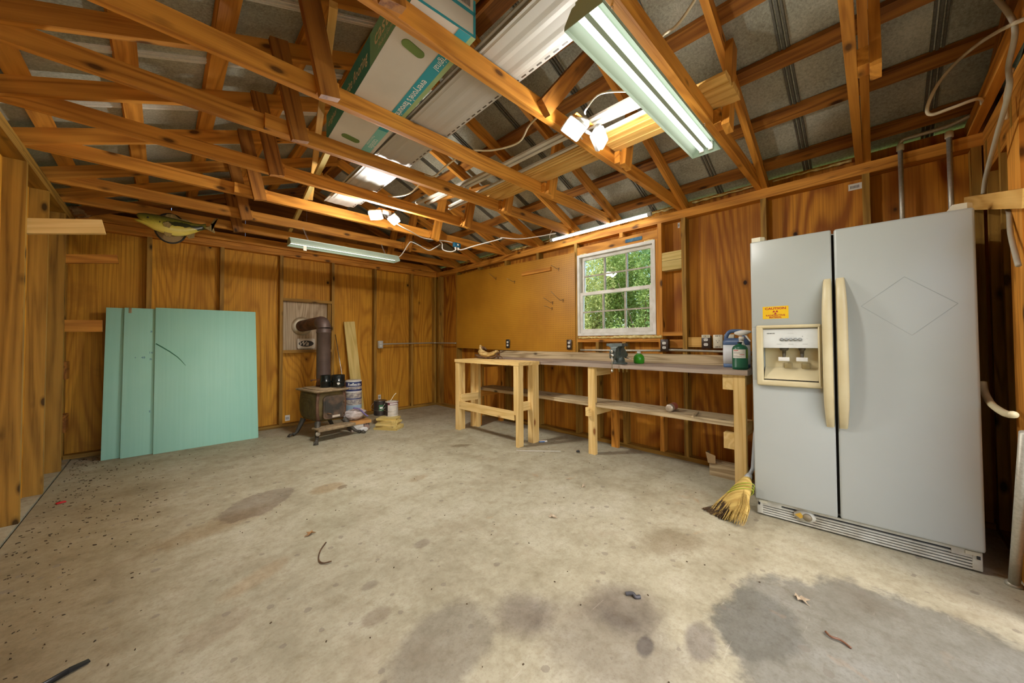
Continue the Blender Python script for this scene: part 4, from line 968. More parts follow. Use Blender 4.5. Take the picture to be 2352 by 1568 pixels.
conduit([(3.415, 2.36, .998), (3.415, 1.9, 1.0), (3.415, 1.435, 1.005)], 'grey conduit along the wall under the window')
conduit([(3.418, 1.365, 1.012), (3.418, 1.1, 1.008), (3.418, .70, 1.0)], 'grey conduit along the wall right of the window')
# ================================================================== pegboard and what hangs on it
def peg_mat():
    m, t, p = nt('pegboard_hardboard'); v, _ = coords(t, rand=False)
    s = nd(t, 'SeparateXYZ'); lk(t, v, s.inputs[0])
    def cell(o):
        f = mth(t, 'FRACT', mth(t, 'MULTIPLY', o, 1/.0254)); return mth(t, 'SUBTRACT', f, .5)
    a, b = cell(s.outputs[1]), cell(s.outputs[2])
    d = mth(t, 'SQRT', mth(t, 'MULTIPLY_ADD', a, a, mth(t, 'MULTIPLY', b, b)))
    n = noise(t, v, 2.2, 4, .6)
    col = ramp(t, n, [(.3, (.38, .165, .010)), (.7, (.49, .23, .016))])
    col = mixc(t, ramp(t, d, [(.11, (1, 1, 1)), (.15, (0, 0, 0))]), col, (.07, .028, .004))
    lk(t, col, p.inputs['Base Color']); p.inputs['Roughness'].default_value = .45; return m
pg = MB(); pg.prism([(2.432, .962), (4.772, 1.0), (4.772, 2.185), (4.2, 2.187), (3.6, 2.165), (2.432, 2.135)], 0, .007, 0, Matrix(((0, 0, 1, 3.4205), (1, 0, 0, 0), (0, 1, 0, 0), (0, 0, 0, 1))))
tag(pg.build('pegboard', peg_mat(), None, Matrix.Identity(4)), 'large brown perforated pegboard covering the wall left of the window', 'pegboard')
tag(bxr('wood_strip', (3.395, 3.420), (2.78, 3.27), (1.973, 2.018), LUM, None, 'y'), 'short orange wood strip fixed across the pegboard', 'wood strip')
HK = pm('hook_wire', (.20, .15, .09), None, 20, .4, .7)
def hook(y, z, dy, dz, label):
    m = MB(); m.tube([(3.424, y, z), (3.41, y, z), (3.40, y+dy*.3, z-.01), (3.37, y+dy*.7, z+dz*.4), (3.32, y+dy, z+dz)], .0028, 6)
    m.tube([(3.41, y, z+.001), (3.41, y, z-.03), (3.402, y, z-.034)], .0028, 6)
    tag(m.build('pegboard_hook', HK), label, 'hook', 'wire hooks on the pegboard')
hook(3.80, 2.02, .05, .06, 'wire hook furthest left on the pegboard, near its top'); hook(3.42, 1.925, .06, .03, 'wire hook second from the left, below the plate')
hook(2.66, 1.985, .05, .03, 'wire hook just right of the wood strip'); hook(2.60, 1.60, .11, .10, 'long wire hook lower right, nearest the window')
hook(2.76, 1.585, .07, .05, 'wire hook lower right, left of the long hook'); hook(2.77, 1.515, .05, .02, 'lowest wire hook on the pegboard')
# ================================================================== on the bench
def bs_frame(x, y, z, yaw): return Matrix.Translation((x, y, z)) @ Matrix.Rotation(yaw, 4, 'Z')
vm = bs_frame(3.045, 1.675, tz, math.pi)          # local +x points to the bench front
vs_ = thing('bench_vise', 'grey cast-iron bench vise bolted to the bench edge', 'vise', mw=vm)
MB().lathe([(.075, 0), (.075, .012), (.055, .02), (.052, .045), (.046, .06), (.046, .075)], 20, 0, vm).build('swivel_base', IRON, vs_)
def jaw(x, hw): 
    return lambda z, k=1: [(x[0]*k, -hw, z), (x[1]*k, -hw, z), (x[1]*k, hw, z), (x[0]*k, hw, z)]
vb = MB(); vb.loft([jaw((-.08, .04), .034)(.06), jaw((-.085, .03), .034)(.105), jaw((-.045, .015), .030)(.15), jaw((-.03, .015), .045)(.162), jaw((-.028, .018), .074)(.166), jaw((-.028, .018), .074)(.192)], smooth=False)
vb.tube([(-.05, 0, .085), (-.12, 0, .085)], .028, 14)
vb.build('fixed_jaw', IRON, vs_, vm)
mj = MB(); mj.box((.0, .10), (-.024, .024), (.080, .118))
mj.loft([jaw((.060, .118), .030)(.055), jaw((.055, .118), .032)(.118), jaw((.045, .10), .026)(.150), jaw((.040, .095), .045)(.164), jaw((.038, .090), .078)(.168), jaw((.038, .086), .078)(.192)], smooth=False)
mj.build('moving_jaw', IRON, vs_, vm)
for x in (.0185, .0285): MB().box((x, x+.009), (-.072, .072), (.168, .1935)).build('jaw_plate', STEEL, vs_, vm)
MB().tube([(.10, 0, .085), (.135, 0, .085)], .016, 12).build('screw_boss', STEEL, vs_, vm)
hd = MB(); hd.tube([(.125, .0, .12), (.125, -.004, -.055)], .0055, 8); hd.lathe([(.0, .012), (.010, .008), (.010, -.008), (0, -.012)], 10, 0, Matrix.Translation((.125, 0, .122))); hd.lathe([(.0, .014), (.010, .01), (.010, -.01), (0, -.014)], 10, 0, Matrix.Translation((.125, -.004, -.058)))
hd.build('handle_bar', STEEL, vs_, vm)
MB().tube([(.0, .06, .062), (.01, .125, .050)], .005, 8).build('swivel_lock_lever', STEEL, vs_, vm)
for x, y in ((.05, -.05), (.05, .05), (-.0, .062), (.03, .0)): MB().lathe([(.006, -.075), (.006, -.052), (.011, -.052), (.011, -.0395)], 8, 0, vm @ Matrix.Translation((x-.03, y, 0))).build('mounting_bolt', pm('brass_bolt', (.60, .46, .18), None, 20, .4, .8), vs_)
GRN = pm('green_plastic', (.06, .42, .02), (.04, .30, .015), 6, .25)
gb = bs_frame(3.22, 1.565, tz, 0)
g_ = thing('green_bottle', 'bright green plastic bottle standing behind the vise', 'bottle', mw=gb)
MB().lathe([(.040, 0), (.048, .008), (.050, .05), (.044, .072), (.026, .088), (.017, .094)], 20, 0, gb).build('bottle_body', GRN, g_); MB().lathe([(.017, .094), (.018, .112), (.016, .114)], 14, 0, gb).build('cap', WHITE, g_)
# propane cylinder
pm_ = bs_frame(3.035, .695, tz, 0); PG = pm('propane_green', (.006, .115, .055), (.004, .085, .04), 8, .35)
p_ = thing('propane_cylinder', 'small dark green propane cylinder with white warning label', 'gas cylinder', mw=pm_)
MB().lathe([(.044, 0), (.050, .004), (.050, .015), (.051, .017), (.050, .019), (.050, .150), (.047, .162), (.038, .174), (.022, .182), (.012, .184), (.012, .192)], 28, 0, pm_).build('cylinder', PG, p_)
MB().lathe([(.012, .190), (.016, .194), (.016, .200), (.010, .203)], 14, 0, pm_).build('valve', BLACK, p_)
lb = MB(); ns = 10
def arc(r, a0, a1, z0, z1, mi, n=10):
    lb.add([(r*math.cos(a0+(a1-a0)*k/n), r*math.sin(a0+(a1-a0)*k/n), z) for z in (z0, z1) for k in range(n+1)], [(k, k+1, n+2+k, n+1+k) for k in range(n)], mi)
ac = math.atan2(-.70, -3.05)
arc(.0506, ac-1.0, ac+.75, .085, .148, 0); arc(.0509, ac+.85, ac+1.3, .083, .150, 3)
for z, w in ((.130, .5), (.124, .9), (.118, 1.2), (.102, .6), (.096, 1.1), (.091, .9)): arc(.0508, ac-.9, ac-.9+w, z, z+.0025, 2)
arc(.0508, ac-.9, ac-.2, .138, .144, 1); arc(.0508, ac-.05, ac+.55, .108, .112, 1)
lb.build('warning_label', [WHITE, pm('label_red', (.55, .10, .07)), GREYINK, pm('label_olive', (.16, .26, .01))], p_, pm_)
# blue and white jug
jm = bs_frame(3.245, .765, tz, .12); JB = pm('jug_blue', (.09, .17, .33), (.06, .11, .22), 6, .35); JW = pm('jug_white', (.74, .78, .80), (.66, .70, .74), 5, .4)
j_ = thing('jug', 'white and blue plastic jug with looped blue handle beside the refrigerator', 'jug', mw=jm)
def rr3(w, d, r, z): return [(x, y, z) for x, y in rrect(w, d, r, 4)]
MB().loft([rr3(.11, .17, .02, 0), rr3(.118, .178, .025, .006), rr3(.118, .178, .025, .03)]).build('jug_base', JB, j_, jm)
MB().loft([rr3(.118, .178, .025, .03), rr3(.12, .18, .025, .10), rr3(.118, .178, .025, .178)]).build('jug_body', JW, j_, jm)
MB().loft([rr3(.119, .179, .025, .178), rr3(.119, .179, .025, .186), rr3(.12, .18, .025, .19), rr3(.115, .175, .025, .215), rr3(.075, .13, .025, .232)]).build('shoulder', JB, j_, jm)
MB().tube(smoothpath([(0, .07, .215), (0, .068, .25), (0, .045, .283), (0, .0, .288), (0, -.04, .280), (0, -.055, .235)], 5), [.015]*26, 10).build('handle', JB, j_, jm)
# white trigger sprayer
tm_ = bs_frame(3.128, .705, tz, -.2)
s_ = thing('spray_bottle', 'translucent white trigger spray bottle behind the propane cylinder', 'spray bottle', mw=tm_)
SPW = pm('sprayer_white', (.74, .74, .68), None, 6, .4)
MB().lathe([(.036, 0), (.038, .006), (.038, .13), (.030, .165), (.017, .195), (.015, .215)], 20, 0, tm_).build('bottle_body', SPW, s_)
MB().lathe([(.018, .213), (.018, .24), (.015, .243)], 16, 0, tm_).build('collar', SPW, s_)
hd = MB(); hd.loft([[(-.012, .045, .262), (.012, .045, .262), (.012, .045, .276), (-.012, .045, .276)], [(-.014, .01, .248), (.014, .01, .248), (.012, .01, .288), (-.012, .01, .288)], [(-.014, -.02, .252), (.014, -.02, .252), (.011, -.02, .292), (-.011, -.02, .292)], [(-.010, -.065, .272), (.010, -.065, .272), (.009, -.065, .286), (-.009, -.065, .286)]])
hd.build('spray_head', SPW, s_, tm_)
MB().tube(smoothpath([(0, -.025, .258), (0, -.040, .235), (0, -.062, .205)], 4), [.007, .007, .006, .006, .006, .005, .005, .005, .004], 8).build('trigger', SPW, s_, tm_)
# carved log on the stand
LOGC = pm('peeled_log', (.70, .53, .22), (.34, .19, .05), 13, .55, bmp=.3, stretch=(1, 3, 3)); BARK = pm('dark_bark', (.16, .085, .035), (.06, .03, .012), 22, .9, bmp=.8)
lgm = bs_frame(2.93, 3.42, sz+.001, -math.pi/2-.02)     # local +x runs toward smaller y
lg = thing('carved_log', 'hollowed pale log with dark bark and a twig, lying on the stand', 'log', mw=lgm)
rings = []
for x, zc, r, e in ((-.17, .085, .018, 1), (-.155, .085, .034, 1.1), (-.11, .070, .043, 1), (-.03, .058, .044, 1), (.05, .058, .041, .95), (.12, .072, .032, .9), (.165, .092, .024, .9), (.185, .098, .014, .8)):
    rings.append([(x+.01*math.sin(3*k), r*1.1*math.cos(2*math.pi*k/12), zc+r*e*math.sin(2*math.pi*k/12)*(.55 if math.sin(2*math.pi*k/12) > .2 and -.10 < x < .12 else 1)) for k in range(12)])
MB().loft(rings).build('log_body', LOGC, lg, lgm)
MB().loft([[(x+.012*math.cos(a), .018*math.cos(a), z+.0*k) if False else (x+.02*math.cos(a)*w, .022*math.sin(a)*w, z) for a in [2*math.pi*k/8 for k in range(8)]] for x, z, w in ((-.135, .095, 1.2), (-.142, .125, 1.1), (-.150, .155, .9), (-.152, .175, .5))]).build('upright_knob', LOGC, lg, lgm)
MB().loft([[(x, r*1.2*math.cos(2*math.pi*k/8), zc+r*.6*math.sin(2*math.pi*k/8)) for k in range(8)] for x, zc, r in ((-.26, .045, .012), (-.20, .032, .028), (-.10, .020, .032), (.0, .016, .028), (.10, .02, .024), (.18, .04, .014))]).build('bark_strip', BARK, lg, lgm)
MB().tube(smoothpath([(-.09, 0, .12), (-.115, 0, .145), (-.08, .01, .135), (-.04, .01, .112)], 4), [.012, .013, .014, .015, .014, .013, .012, .012, .012, .011, .010, .009, .006], 8).build('peeled_curl', BARK, lg, lgm)
MB().loft([[(.16+.03*t_-.01, (.03-.012*t_)*math.cos(a), .10-.055*t_+.012*math.sin(a)) for a in [2*math.pi*k/8 for k in range(8)]] for t_ in (0, .4, .8, 1.2, 1.5)]).build('bark_flap', BARK, lg, lgm)
MB().tube(smoothpath([(.16, 0, .075), (.25, -.01, .085), (.34, -.03, .105), (.42, -.06, .115)], 4), [.009-.0005*k for k in range(13)], 7).build('twig', BARK, lg, lgm)
MB().tube(smoothpath([(.17, .01, .04), (.24, -.0, .035), (.33, -.05, .02)], 4), [.012-.001*k for k in range(9)], 7).build('twig', BARK, lg, lgm)
# lower shelf: spray can, dowel
cm = frame((3.03, 1.215, .534), (.95, .05, 0), z=(0, 0, 1)) @ Matrix.Rotation(math.pi/2, 4, 'Y')
c_ = thing('spray_can', 'silver and red spray can lying on the lower bench shelf', 'spray can', mw=cm)
MB().lathe([(.0, -.004), (.024, .0), (.031, .004), (.032, .010), (.0325, .13), (.029, .14), (.024, .146), (.0, .147)], 20, 0, cm).build('can_body', pm('can_silver', (.62, .57, .48), (.42, .33, .24), 12, .35, .6), c_)
MB().lathe([(.0328, .05), (.0328, .128)], 20, 0, cm, cap=False).build('can_label', pm('can_red', (.38, .05, .03), (.30, .10, .06), 14, .4), c_)
tag(board('dowel', (2.90, .985, .517), (3.17, 1.035, .5075), .014, .014, GREYW), 'thin pale dowel overhanging the lower bench shelf', 'dowel')
# under the bench
bk = thing('timber_offcut', 'weathered square timber offcut on the floor beside the bench leg', 'offcut', (3.30, .85, 0))
bxr('block', (3.205, 3.335), (.745, .965), (0, .10), GREYW, bk, 'y')
t_ = bs_frame(3.245, .935, .100, .35); CARDB = pm('brown_cardboard', (.40, .27, .13), (.30, .19, .08), 8, .8)
cb_ = MB(); cb_.add([(-.04, .05, 0), (.06, .02, 0), (.06, .035, .075), (-.03, .065, .085), (-.05, .0, .004), (-.045, -.0, .065)], [(0, 1, 2, 3), (0, 3, 5, 4)]); cb_.add([(-.04, .053, 0), (.06, .023, 0), (.06, .038, .075), (-.03, .068, .085), (-.053, .0, .004), (-.048, -.0, .065)], [(3, 2, 1, 0), (4, 5, 3, 0)])
tag(cb_.build('cardboard_scrap', CARDB, None, t_), 'folded brown cardboard scrap on top of the timber offcut', 'cardboard')
# broom
STRAW = pm('broom_straw', (.62, .45, .13), (.42, .27, .06), 60, .8, stretch=(1, .15, .15), bmp=.4); STRAWD = pm('dirty_straw', (.085, .045, .014), (.03, .018, .006), 40, .9, bmp=.6)
br = thing('broom', 'worn straw broom with green stitching leaning by the refrigerator', 'broom', (2.47, .66, 0))
A = V((2.72, .592, .205)); B = V((2.475, .655, .012)); ax = (B-A).normalized(); wd = V((2.57-2.37, .75-.56, 0)).normalized(); wd = (wd-ax*wd.dot(ax)).normalized(); nn = ax.cross(wd)
prf = [(0, .022, .020), (.03, .040, .030), (.08, .058, .034), (.15, .080, .032), (.22, .105, .028), (.27, .125, .024)]
rings = []
for s__, hw, ht in prf:
    rings.append([A+ax*s__+wd*hw*math.cos(2*math.pi*k/14)+nn*ht*math.sin(2*math.pi*k/14) for k in range(14)])
MB().loft(rings).build('straw_head', STRAW, br)
def straws(n, s0, s1, mat, nm, bend, spread, lo=-1, hi=1):
    m = MB()
    for _ in range(n):
        u = rnd.uniform(lo, hi); v_ = rnd.uniform(-1, 1); a = s0+rnd.uniform(0, .03); b_ = s1+rnd.uniform(-.02, .02)
        P0 = A+ax*a+wd*u*.07*(.5+a*2)+nn*v_*.026; P1 = A+ax*(a+b_)*.5+wd*u*(.09+.02*spread)+nn*v_*.026; P2 = A+ax*b_+wd*(u*.128*spread+bend)+nn*v_*.026
        P2.z = max(P2.z, .004); P1.z = max(P1.z, .006)
        m.tube([P0, P1, P2], [.0022, .002, .0013], 3, cap=False)
    o = m.build(nm, mat, br); o['kind'] = 'stuff'
straws(260, .10, .325, STRAW, 'straw', 0, 1.0); straws(420, .21, .335, STRAWD, 'dirty_straw', .016, 1.12, -.1, 1.05)
for k in range(3):
    q = .085+.022*k
    pts = [A+ax*(q+.035*math.cos(t))+wd*(.064+.35*(q-.085)+.02*math.cos(t)*0)*math.cos(t)*1.02+nn*.036*math.sin(t) for t in [2*math.pi*i/20 for i in range(21)]]
    MB().tube(pts, .0024, 5).build('stitching', pm('green_twine', (.36, .46, .03)), br)
MB().tube([A+ax*.012, A-ax*.012, A-ax*.03], [.023, .021, .016], 12).build('ferrule', GREYPL, br)
MB().tube([A-ax*.02, A-ax*.08, V((2.98, .600, .44)), V((3.34, .612, .80))], .0115, 10).build('handle', pm('blue_grey_handle', (.34, .37, .38)), br)
# ================================================================== around the stove
BPIPE = pm('black_pipe', (.018, .022, .020), (.010, .012, .010), 12, .22, .3)
for (x, y, rot, lab) in ((1.52, 4.565, .4, 'short black stove pipe collar on the stove, the nearer of two'), (1.40, 4.635, 0, 'short black stove pipe collar behind the nearer one on the stove')):
    M = bs_frame(x, y, .5655, rot); t_ = thing('pipe_collar', lab, 'pipe collar', mw=M, group='black collars on the stove')
    R_ = .075 if rot else .059
    MB().lathe([(R_, 0), (R_, .055), (R_+.004, .058), (R_+.004, .075), (R_, .078), (R_, .142), (R_-.003, .142), (R_-.003, .0)], 28, 0, M, cap=False).build('collar', BPIPE, t_)
    if rot: MB().box((-.014, .014), (-.014, .014), (0, .001), 0, M @ Matrix.Rotation(-1.85-.4, 4, 'Z') @ Matrix.Translation((R_+.0005, 0, .045)) @ Matrix.Rotation(math.pi/2, 4, 'Y') @ Matrix.Rotation(.5, 4, 'Z')).build('price_tag', WHITE, t_)
# sign plate propped on the ledge
sm_ = frame((1.395, 5.438, 1.0875), (1, 0, 0), y=(0, .05, 1)); sg = MB()
sg.prism(rrect(.215, .135, .015, 3), -.002, 0, 0, sm_)
sg.prism(disc(.1, 28, .92, .42), 0, .0008, 1, sm_); put_text(sg, 'Wa', .085, sm_ @ Matrix.Translation((-.035, 0, .0012)), 0, shear=.35, bold=.0012)
tag(sg.build('name_plate', [pm('plate_silver', (.62, .58, .50), (.50, .46, .38), 7, .4, .3), BLACK], None), 'silver plate with white script on a black oval behind the stove pipe', 'sign')
# plank, rod, insulation roll, bags
tag(board('plank', (2.050, 5.270, .004), (1.940, 5.385, 1.402), .150, .030, TREAT, None, (1, 0, 0)), 'pale greenish plank leaning on the back wall right of the stove', 'plank')
tag(MB().tube([(1.900, 5.250, .008), (1.752, 5.388, 1.215)], .007, 8).build('metal_rod', STEEL), 'thin pale metal rod leaning beside the plank', 'rod')
rm = bs_frame(1.875, 5.03, 0, 0)
rl = thing('insulation_roll', 'upright roll of insulation in a blue and white printed wrapper', 'insulation roll', mw=rm)
RW = pm('wrapper_print', (.55, .50, .42), (.30, .26, .26), 22, .4, lo=.45, hi=.55, stretch=(1, 1, 2)); RB = pm('wrapper_navy', (.03, .05, .18), (.02, .03, .12), 10, .4); RLB = pm('wrapper_sky', (.42, .58, .72), None, 6, .4); RWH = pm('wrapper_white', (.72, .70, .64), None, 6, .4)
MB().lathe([(.098, 0), (.104, .01), (.104, .575), (.095, .585)], 28, 0, rm).build('roll', RWH, rl)
for z0, z1, mt in ((.50, .565, RB), (.44, .465, RB), (.35, .42, RW), (.465, .497, RW), (.33, .345, RB), (.255, .325, RW), (.10, .25, RLB)): MB().lathe([(.1048, z0), (.1048, z1)], 28, 0, rm, cap=False).build('printed_band', mt, rl)
ac = math.atan2(-5.03, -1.875)
tx, tf = text_geo('Reflectix', .052, bold=.001); m = MB(); m.add([(.1056*math.cos(ac+x/.1056+.15), .1056*math.sin(ac+x/.1056+.15), .53+y) for x, y, _ in tx], tf); m.build('brand_lettering', TXTW, rl, rm)
PLB = pm('clear_plastic_bag', (.62, .56, .52), (.45, .36, .32), 18, .25, stretch=(1, 1, 2), bmp=.6); 
def lump(cx, cy, cz, rx, ry, rz_, mat, name, label, cat, seed, n=14, m_=9, squash=.2):
    r_ = random.Random(seed); rings = []
    for i in range(m_):
        t = math.pi*(i+.02)/(m_-.96); rings.append([(cx+rx*math.sin(t)*math.cos(2*math.pi*k/n)*(1+squash*(r_.random()-.5)), cy+ry*math.sin(t)*math.sin(2*math.pi*k/n)*(1+squash*(r_.random()-.5)), max(.002, cz-rz_*math.cos(t)*(1+squash*.5*(r_.random()-.5)))) for k in range(n)])
    return MB().loft(rings).build(name, mat)
zb = thing('plastic_bag', 'crumpled clear zip bag with a violet seal on the small box', 'plastic bag', (1.76, 4.55, 0))
o = lump(1.735, 4.60, .196, .125, .07, .068, PLB, 'bag_body', '', '', 4, 18, 12, .7); C.objects.unlink(o); link(o, zb, WM[o.name])
MB().tube(smoothpath([(1.695, 4.55, .285), (1.765, 4.535, .262), (1.83, 4.52, .19), (1.865, 4.515, .165)], 4), [.010]*13, 6).build('zip_seal', pm('violet_seal', (.20, .16, .38)), zb)
cbx = thing('small_box', 'small printed cardboard box with an orange lid beside the stove', 'box', (1.77, 4.55, 0))
MB().box((1.655, 1.875), (4.50, 4.66), (0, .085)).build('box', pm('dark_print_box', (.30, .20, .16), (.05, .04, .04), 14, .5, lo=.45, hi=.55), cbx)
MB().box((1.650, 1.895), (4.488, 4.665), (.085, .122)).build('lid', pm('orange_card', (.58, .30, .09), (.48, .24, .07), 8, .7), cbx)
MB().box((1.66, 1.80), (4.4985, 4.50), (.01, .08)).build('side_panel', RWH, cbx)
o = lump(1.765, 4.42, .030, .055, .035, .032, pm('white_tissue', (.68, .68, .66), None, 20, .7, bmp=.5), 'tissue', '', '', 9, squash=.5); tag(o, 'crumpled white tissue on the floor in front of the small box', 'tissue')
# paint cans on a stack of short boards
for k, (x, y, a, L) in enumerate(((2.065, 4.36, .60, .31), (2.08, 4.37, .38, .29), (2.075, 4.39, .85, .27), (2.10, 4.41, .28, .27), (2.10, 4.44, .75, .26))):
    d = V((math.cos(a+1.57), math.sin(a+1.57), 0))*L/2; c = V((x, y, .0125+.0252*k))
    tag(board('short_board', c-d, c+d, .19 if k < 3 else .17, .025, TREAT, None, d.cross(V((0, 0, 1)))), ('lowest', 'second', 'middle', 'fourth', 'topmost')[k]+' treated board in the low stack under the paint cans', 'board', 'stack of short boards')
def paintcan(x, y, body, labels, label):
    M = bs_frame(x, y, .127, 0); t_ = thing('paint_can', label, 'paint can', mw=M, group='paint cans on the board stack')
    MB().lathe([(.080, 0), (.083, .003), (.083, .007), (.081, .009), (.081, .182), (.084, .184), (.084, .190), (.080, .191)], 28, 0, M).build('can_body', body, t_)
    MB().lathe([(.066, .186), (.080, .187), (.080, .193), (.068, .193), (.066, .189), (.0, .189)], 28, 0, M).build('lid', STEEL, t_)
    ac = math.atan2(-y, -x); lbm = MB()
    global lb; lb = lbm
    for r, a0, a1, z0, z1, mi in labels: arc(r, ac+a0, ac+a1, z0, z1, mi, 14)
    lbm.build('paper_label', [pm('can_paper', (.62, .60, .54), (.52, .50, .44), 12, .6), pm('can_maroon', (.17, .04, .06)), pm('can_black', (.035, .025, .02)), pm('can_green', (.02, .14, .05)), TXTW], t_, M)
    MB().tube(smoothpath([(.0, -.086, .165), (-.06, -.10, .10), (-.11, -.03, .07), (-.06, .10, .10), (0, .086, .165)], 5), .0025, 6).build('bail_handle', STEEL, t_, M @ Matrix.Rotation(.6, 4, 'Z'))
paintcan(2.175, 4.505, WHITE, [(.0815, -.65, 1.45, .010, .150, 0), (.0815, -.65, 1.45, .150, .182, 1), (.0815, -1.5, -.65, .010, .182, 2), (.0818, -.3, 1.1, .158, .172, 4)], 'paint can with a white label and maroon band, the nearer of two')
paintcan(2.095, 4.680, BLACK, [(.0815, -1.4, 1.4, .010, .180, 2), (.0818, -.2, .6, .06, .14, 3), (.0820, -.05, .45, .09, .115, 4)], 'dark paint can with a green label, behind the nearer can')
tag(MB().tube(smoothpath([(2.13, 4.47, .32), (2.15, 4.46, .35), (2.18, 4.45, .40), (2.21, 4.45, .425)], 4), .004, 6).build('stir_stick', IVORY), 'thin pale stir stick poking up from the paint cans', 'stick')
# ================================================================== left wall arms, nest, fish
for a, b, w, mat, lab in (((-.70, 3.739, 1.830), (-.303, 3.739, 1.911), .095, PINE, 'pale pine shelf arm on the left wall, nearest the camera'), ((-.70, 4.984, 1.838), (-.314, 4.984, 1.897), .078, LUM, 'orange shelf arm high on the left wall near the corner'), ((-.70, 5.10, 1.262), (-.412, 5.10, 1.268), .108, LUM, 'stubby orange shelf arm low on the left wall touching the foam')):
    tag(board('shelf_arm', a, b, w, .038, mat), lab, 'shelf arm', 'shelf arms on the left wall')
o = lump(-.60, 5.35, 2.375, .085, .04, .055, pm('paper_nest', (.42, .24, .10), (.16, .08, .03), 26, .9, bmp=.8), 'insect_nest', '', '', 21, squash=.5); tag(o, 'crumbly brown insect nest above the back plate in the left corner', 'nest')
def fish_mat():
    m, t, p = nt('bass_skin'); v, _ = coords(t, rand=False); s = nd(t, 'SeparateXYZ'); lk(t, v, s.inputs[0])
    n = noise(t, v, 55, 4, .6); b = noise(t, v, 16, 3)
    h = mth(t, 'ADD', s.outputs[2], mth(t, 'MULTIPLY_ADD', n, .03, -.015))
    col = ramp(t, mth(t, 'MULTIPLY_ADD', h, 5.5, .5), [(.12, (.80, .66, .14)), (.42, (.55, .45, .06)), (.60, (.22, .19, .02)), (.85, (.06, .06, .012))])
    band = mth(t, 'LESS_THAN', mth(t, 'ABSOLUTE', mth(t, 'SUBTRACT', s.outputs[2], .008)), mth(t, 'MULTIPLY_ADD', b, .11, -.040))
    col = mixc(t, mth(t, 'MULTIPLY', band, mth(t, 'GREATER_THAN', s.outputs[0], -.10)), col, (.03, .03, .01))
    lk(t, col, p.inputs['Base Color']); p.inputs['Roughness'].default_value = .3; return m
fm_ = Matrix.Translation((.06, 4.742, 2.243)); FSK = fish_mat(); FIN = pm('fin_olive', (.34, .24, .07), (.18, .12, .03), 30, .5, stretch=(6, 1, 1))
fs = thing('mounted_bass', 'mounted olive-yellow bass on a ringed plaque under the rearmost chord', 'fish mount', mw=fm_)
rings = []
for x, zc, hh, ht in ((-.250, .046, .006, .008), (-.235, .038, .022, .020), (-.19, .018, .046, .032), (-.13, .002, .060, .040), (-.06, -.010, .068, .044), (.02, -.016, .068, .044), (.09, -.010, .056, .036), (.15, .006, .040, .026), (.20, .026, .026, .014), (.235, .044, .024, .010)):
    rings.append([(x, -ht*math.cos(2*math.pi*k/14), zc+hh*1.25*math.sin(2*math.pi*k/14)) for k in range(14)])
MB().loft(rings).build('fish_body', FSK, fs, fm_)
def fin(pts, name, y=0.0): MB().prism(pts, -.0035, .0035, 0, frame((0, y, 0), (1, 0, 0), y=(0, 0, 1))).build(name, FIN, fs, fm_)
fin([(.215, .030), (.26, .045), (.335, .155), (.300, .135), (.280, .090), (.300, .030), (.310, -.012), (.28, .0), (.235, .022)], 'tail_fin')
fin([(-.07, .055), (-.05, .100), (.0, .112), (.04, .075), (.09, .080), (.13, .060), (.14, .040), (.04, .045)], 'dorsal_fin'); fin([(.08, -.062), (.11, -.105), (.15, -.088), (.155, -.03), (.12, -.03)], 'anal_fin')
fin([(-.07, -.06), (-.06, -.115), (-.02, -.125), (-.01, -.08)], 'pelvic_fin', -.02); fin([(-.075, .0), (-.04, .018), (-.015, -.005), (-.03, -.04), (-.065, -.03)], 'pectoral_fin', -.048)
jw = MB(); jw.loft([[(x, -w*math.cos(2*math.pi*k/10), zc+h*math.sin(2*math.pi*k/10)) for k in range(10)] for x, zc, h, w in ((-.262, .0, .005, .008), (-.24, -.006, .012, .016), (-.20, -.016, .018, .024), (-.16, -.028, .018, .028), (-.12, -.034, .014, .026))]); jw.build('lower_jaw', FSK, fs, fm_)
MB().lathe([(.0, .006), (.008, .004), (.010, 0)], 12, 0, fm_ @ Matrix.Translation((-.175, -.030, .030)) @ frame((0, 0, 0), (1, 0, 0), z=(0, -1, 0))).build('eye', BLACK, fs)
pq = frame((-.02, .050, -.022), (1, 0, 0), z=(0, -1, 0))
MB().prism(disc(.142, 36, .80, 1), -.004, .004, 0, fm_ @ pq).build('plaque', pm('plaque_wood', (.30, .20, .08), (.22, .14, .05), 8, .5), fs)
MB().tube([(.142*.80*math.cos(t), .142*math.sin(t), .003) for t in [2*math.pi*k/40 for k in range(41)]], .0075, 8, 0, True, fm_ @ pq).build('plaque_ring', BLACK, fs)
# lumber tags stapled on the walls
def ltag(loc, nrm, w, h, par):
    M = frame(loc, V((0, 0, 1)).cross(V(nrm)), z=nrm); m = MB(); m.box((-w/2, w/2), (-h/2, h/2), (0, .001))
    for k in range(7): m.box((-w*.36+w*.1*k, -w*.31+w*.1*k), (-h*.25, h*.2), (.001, .0014), 1)
    m.build('lumber_tag', [WHITE, INK], par, M)
ltag((1.19, YB+.088, .10), (0, -1, 0), .055, .075, wb); ltag((2.445, YB+.088, .235), (0, -1, 0), .045, .075, wb); ltag((3.518, .075, 2.192), (-1, 0, 0), .07, .045, wr); ltag((3.518, 1.292, 2.205), (-1, 0, 0), .02, .05, wr)
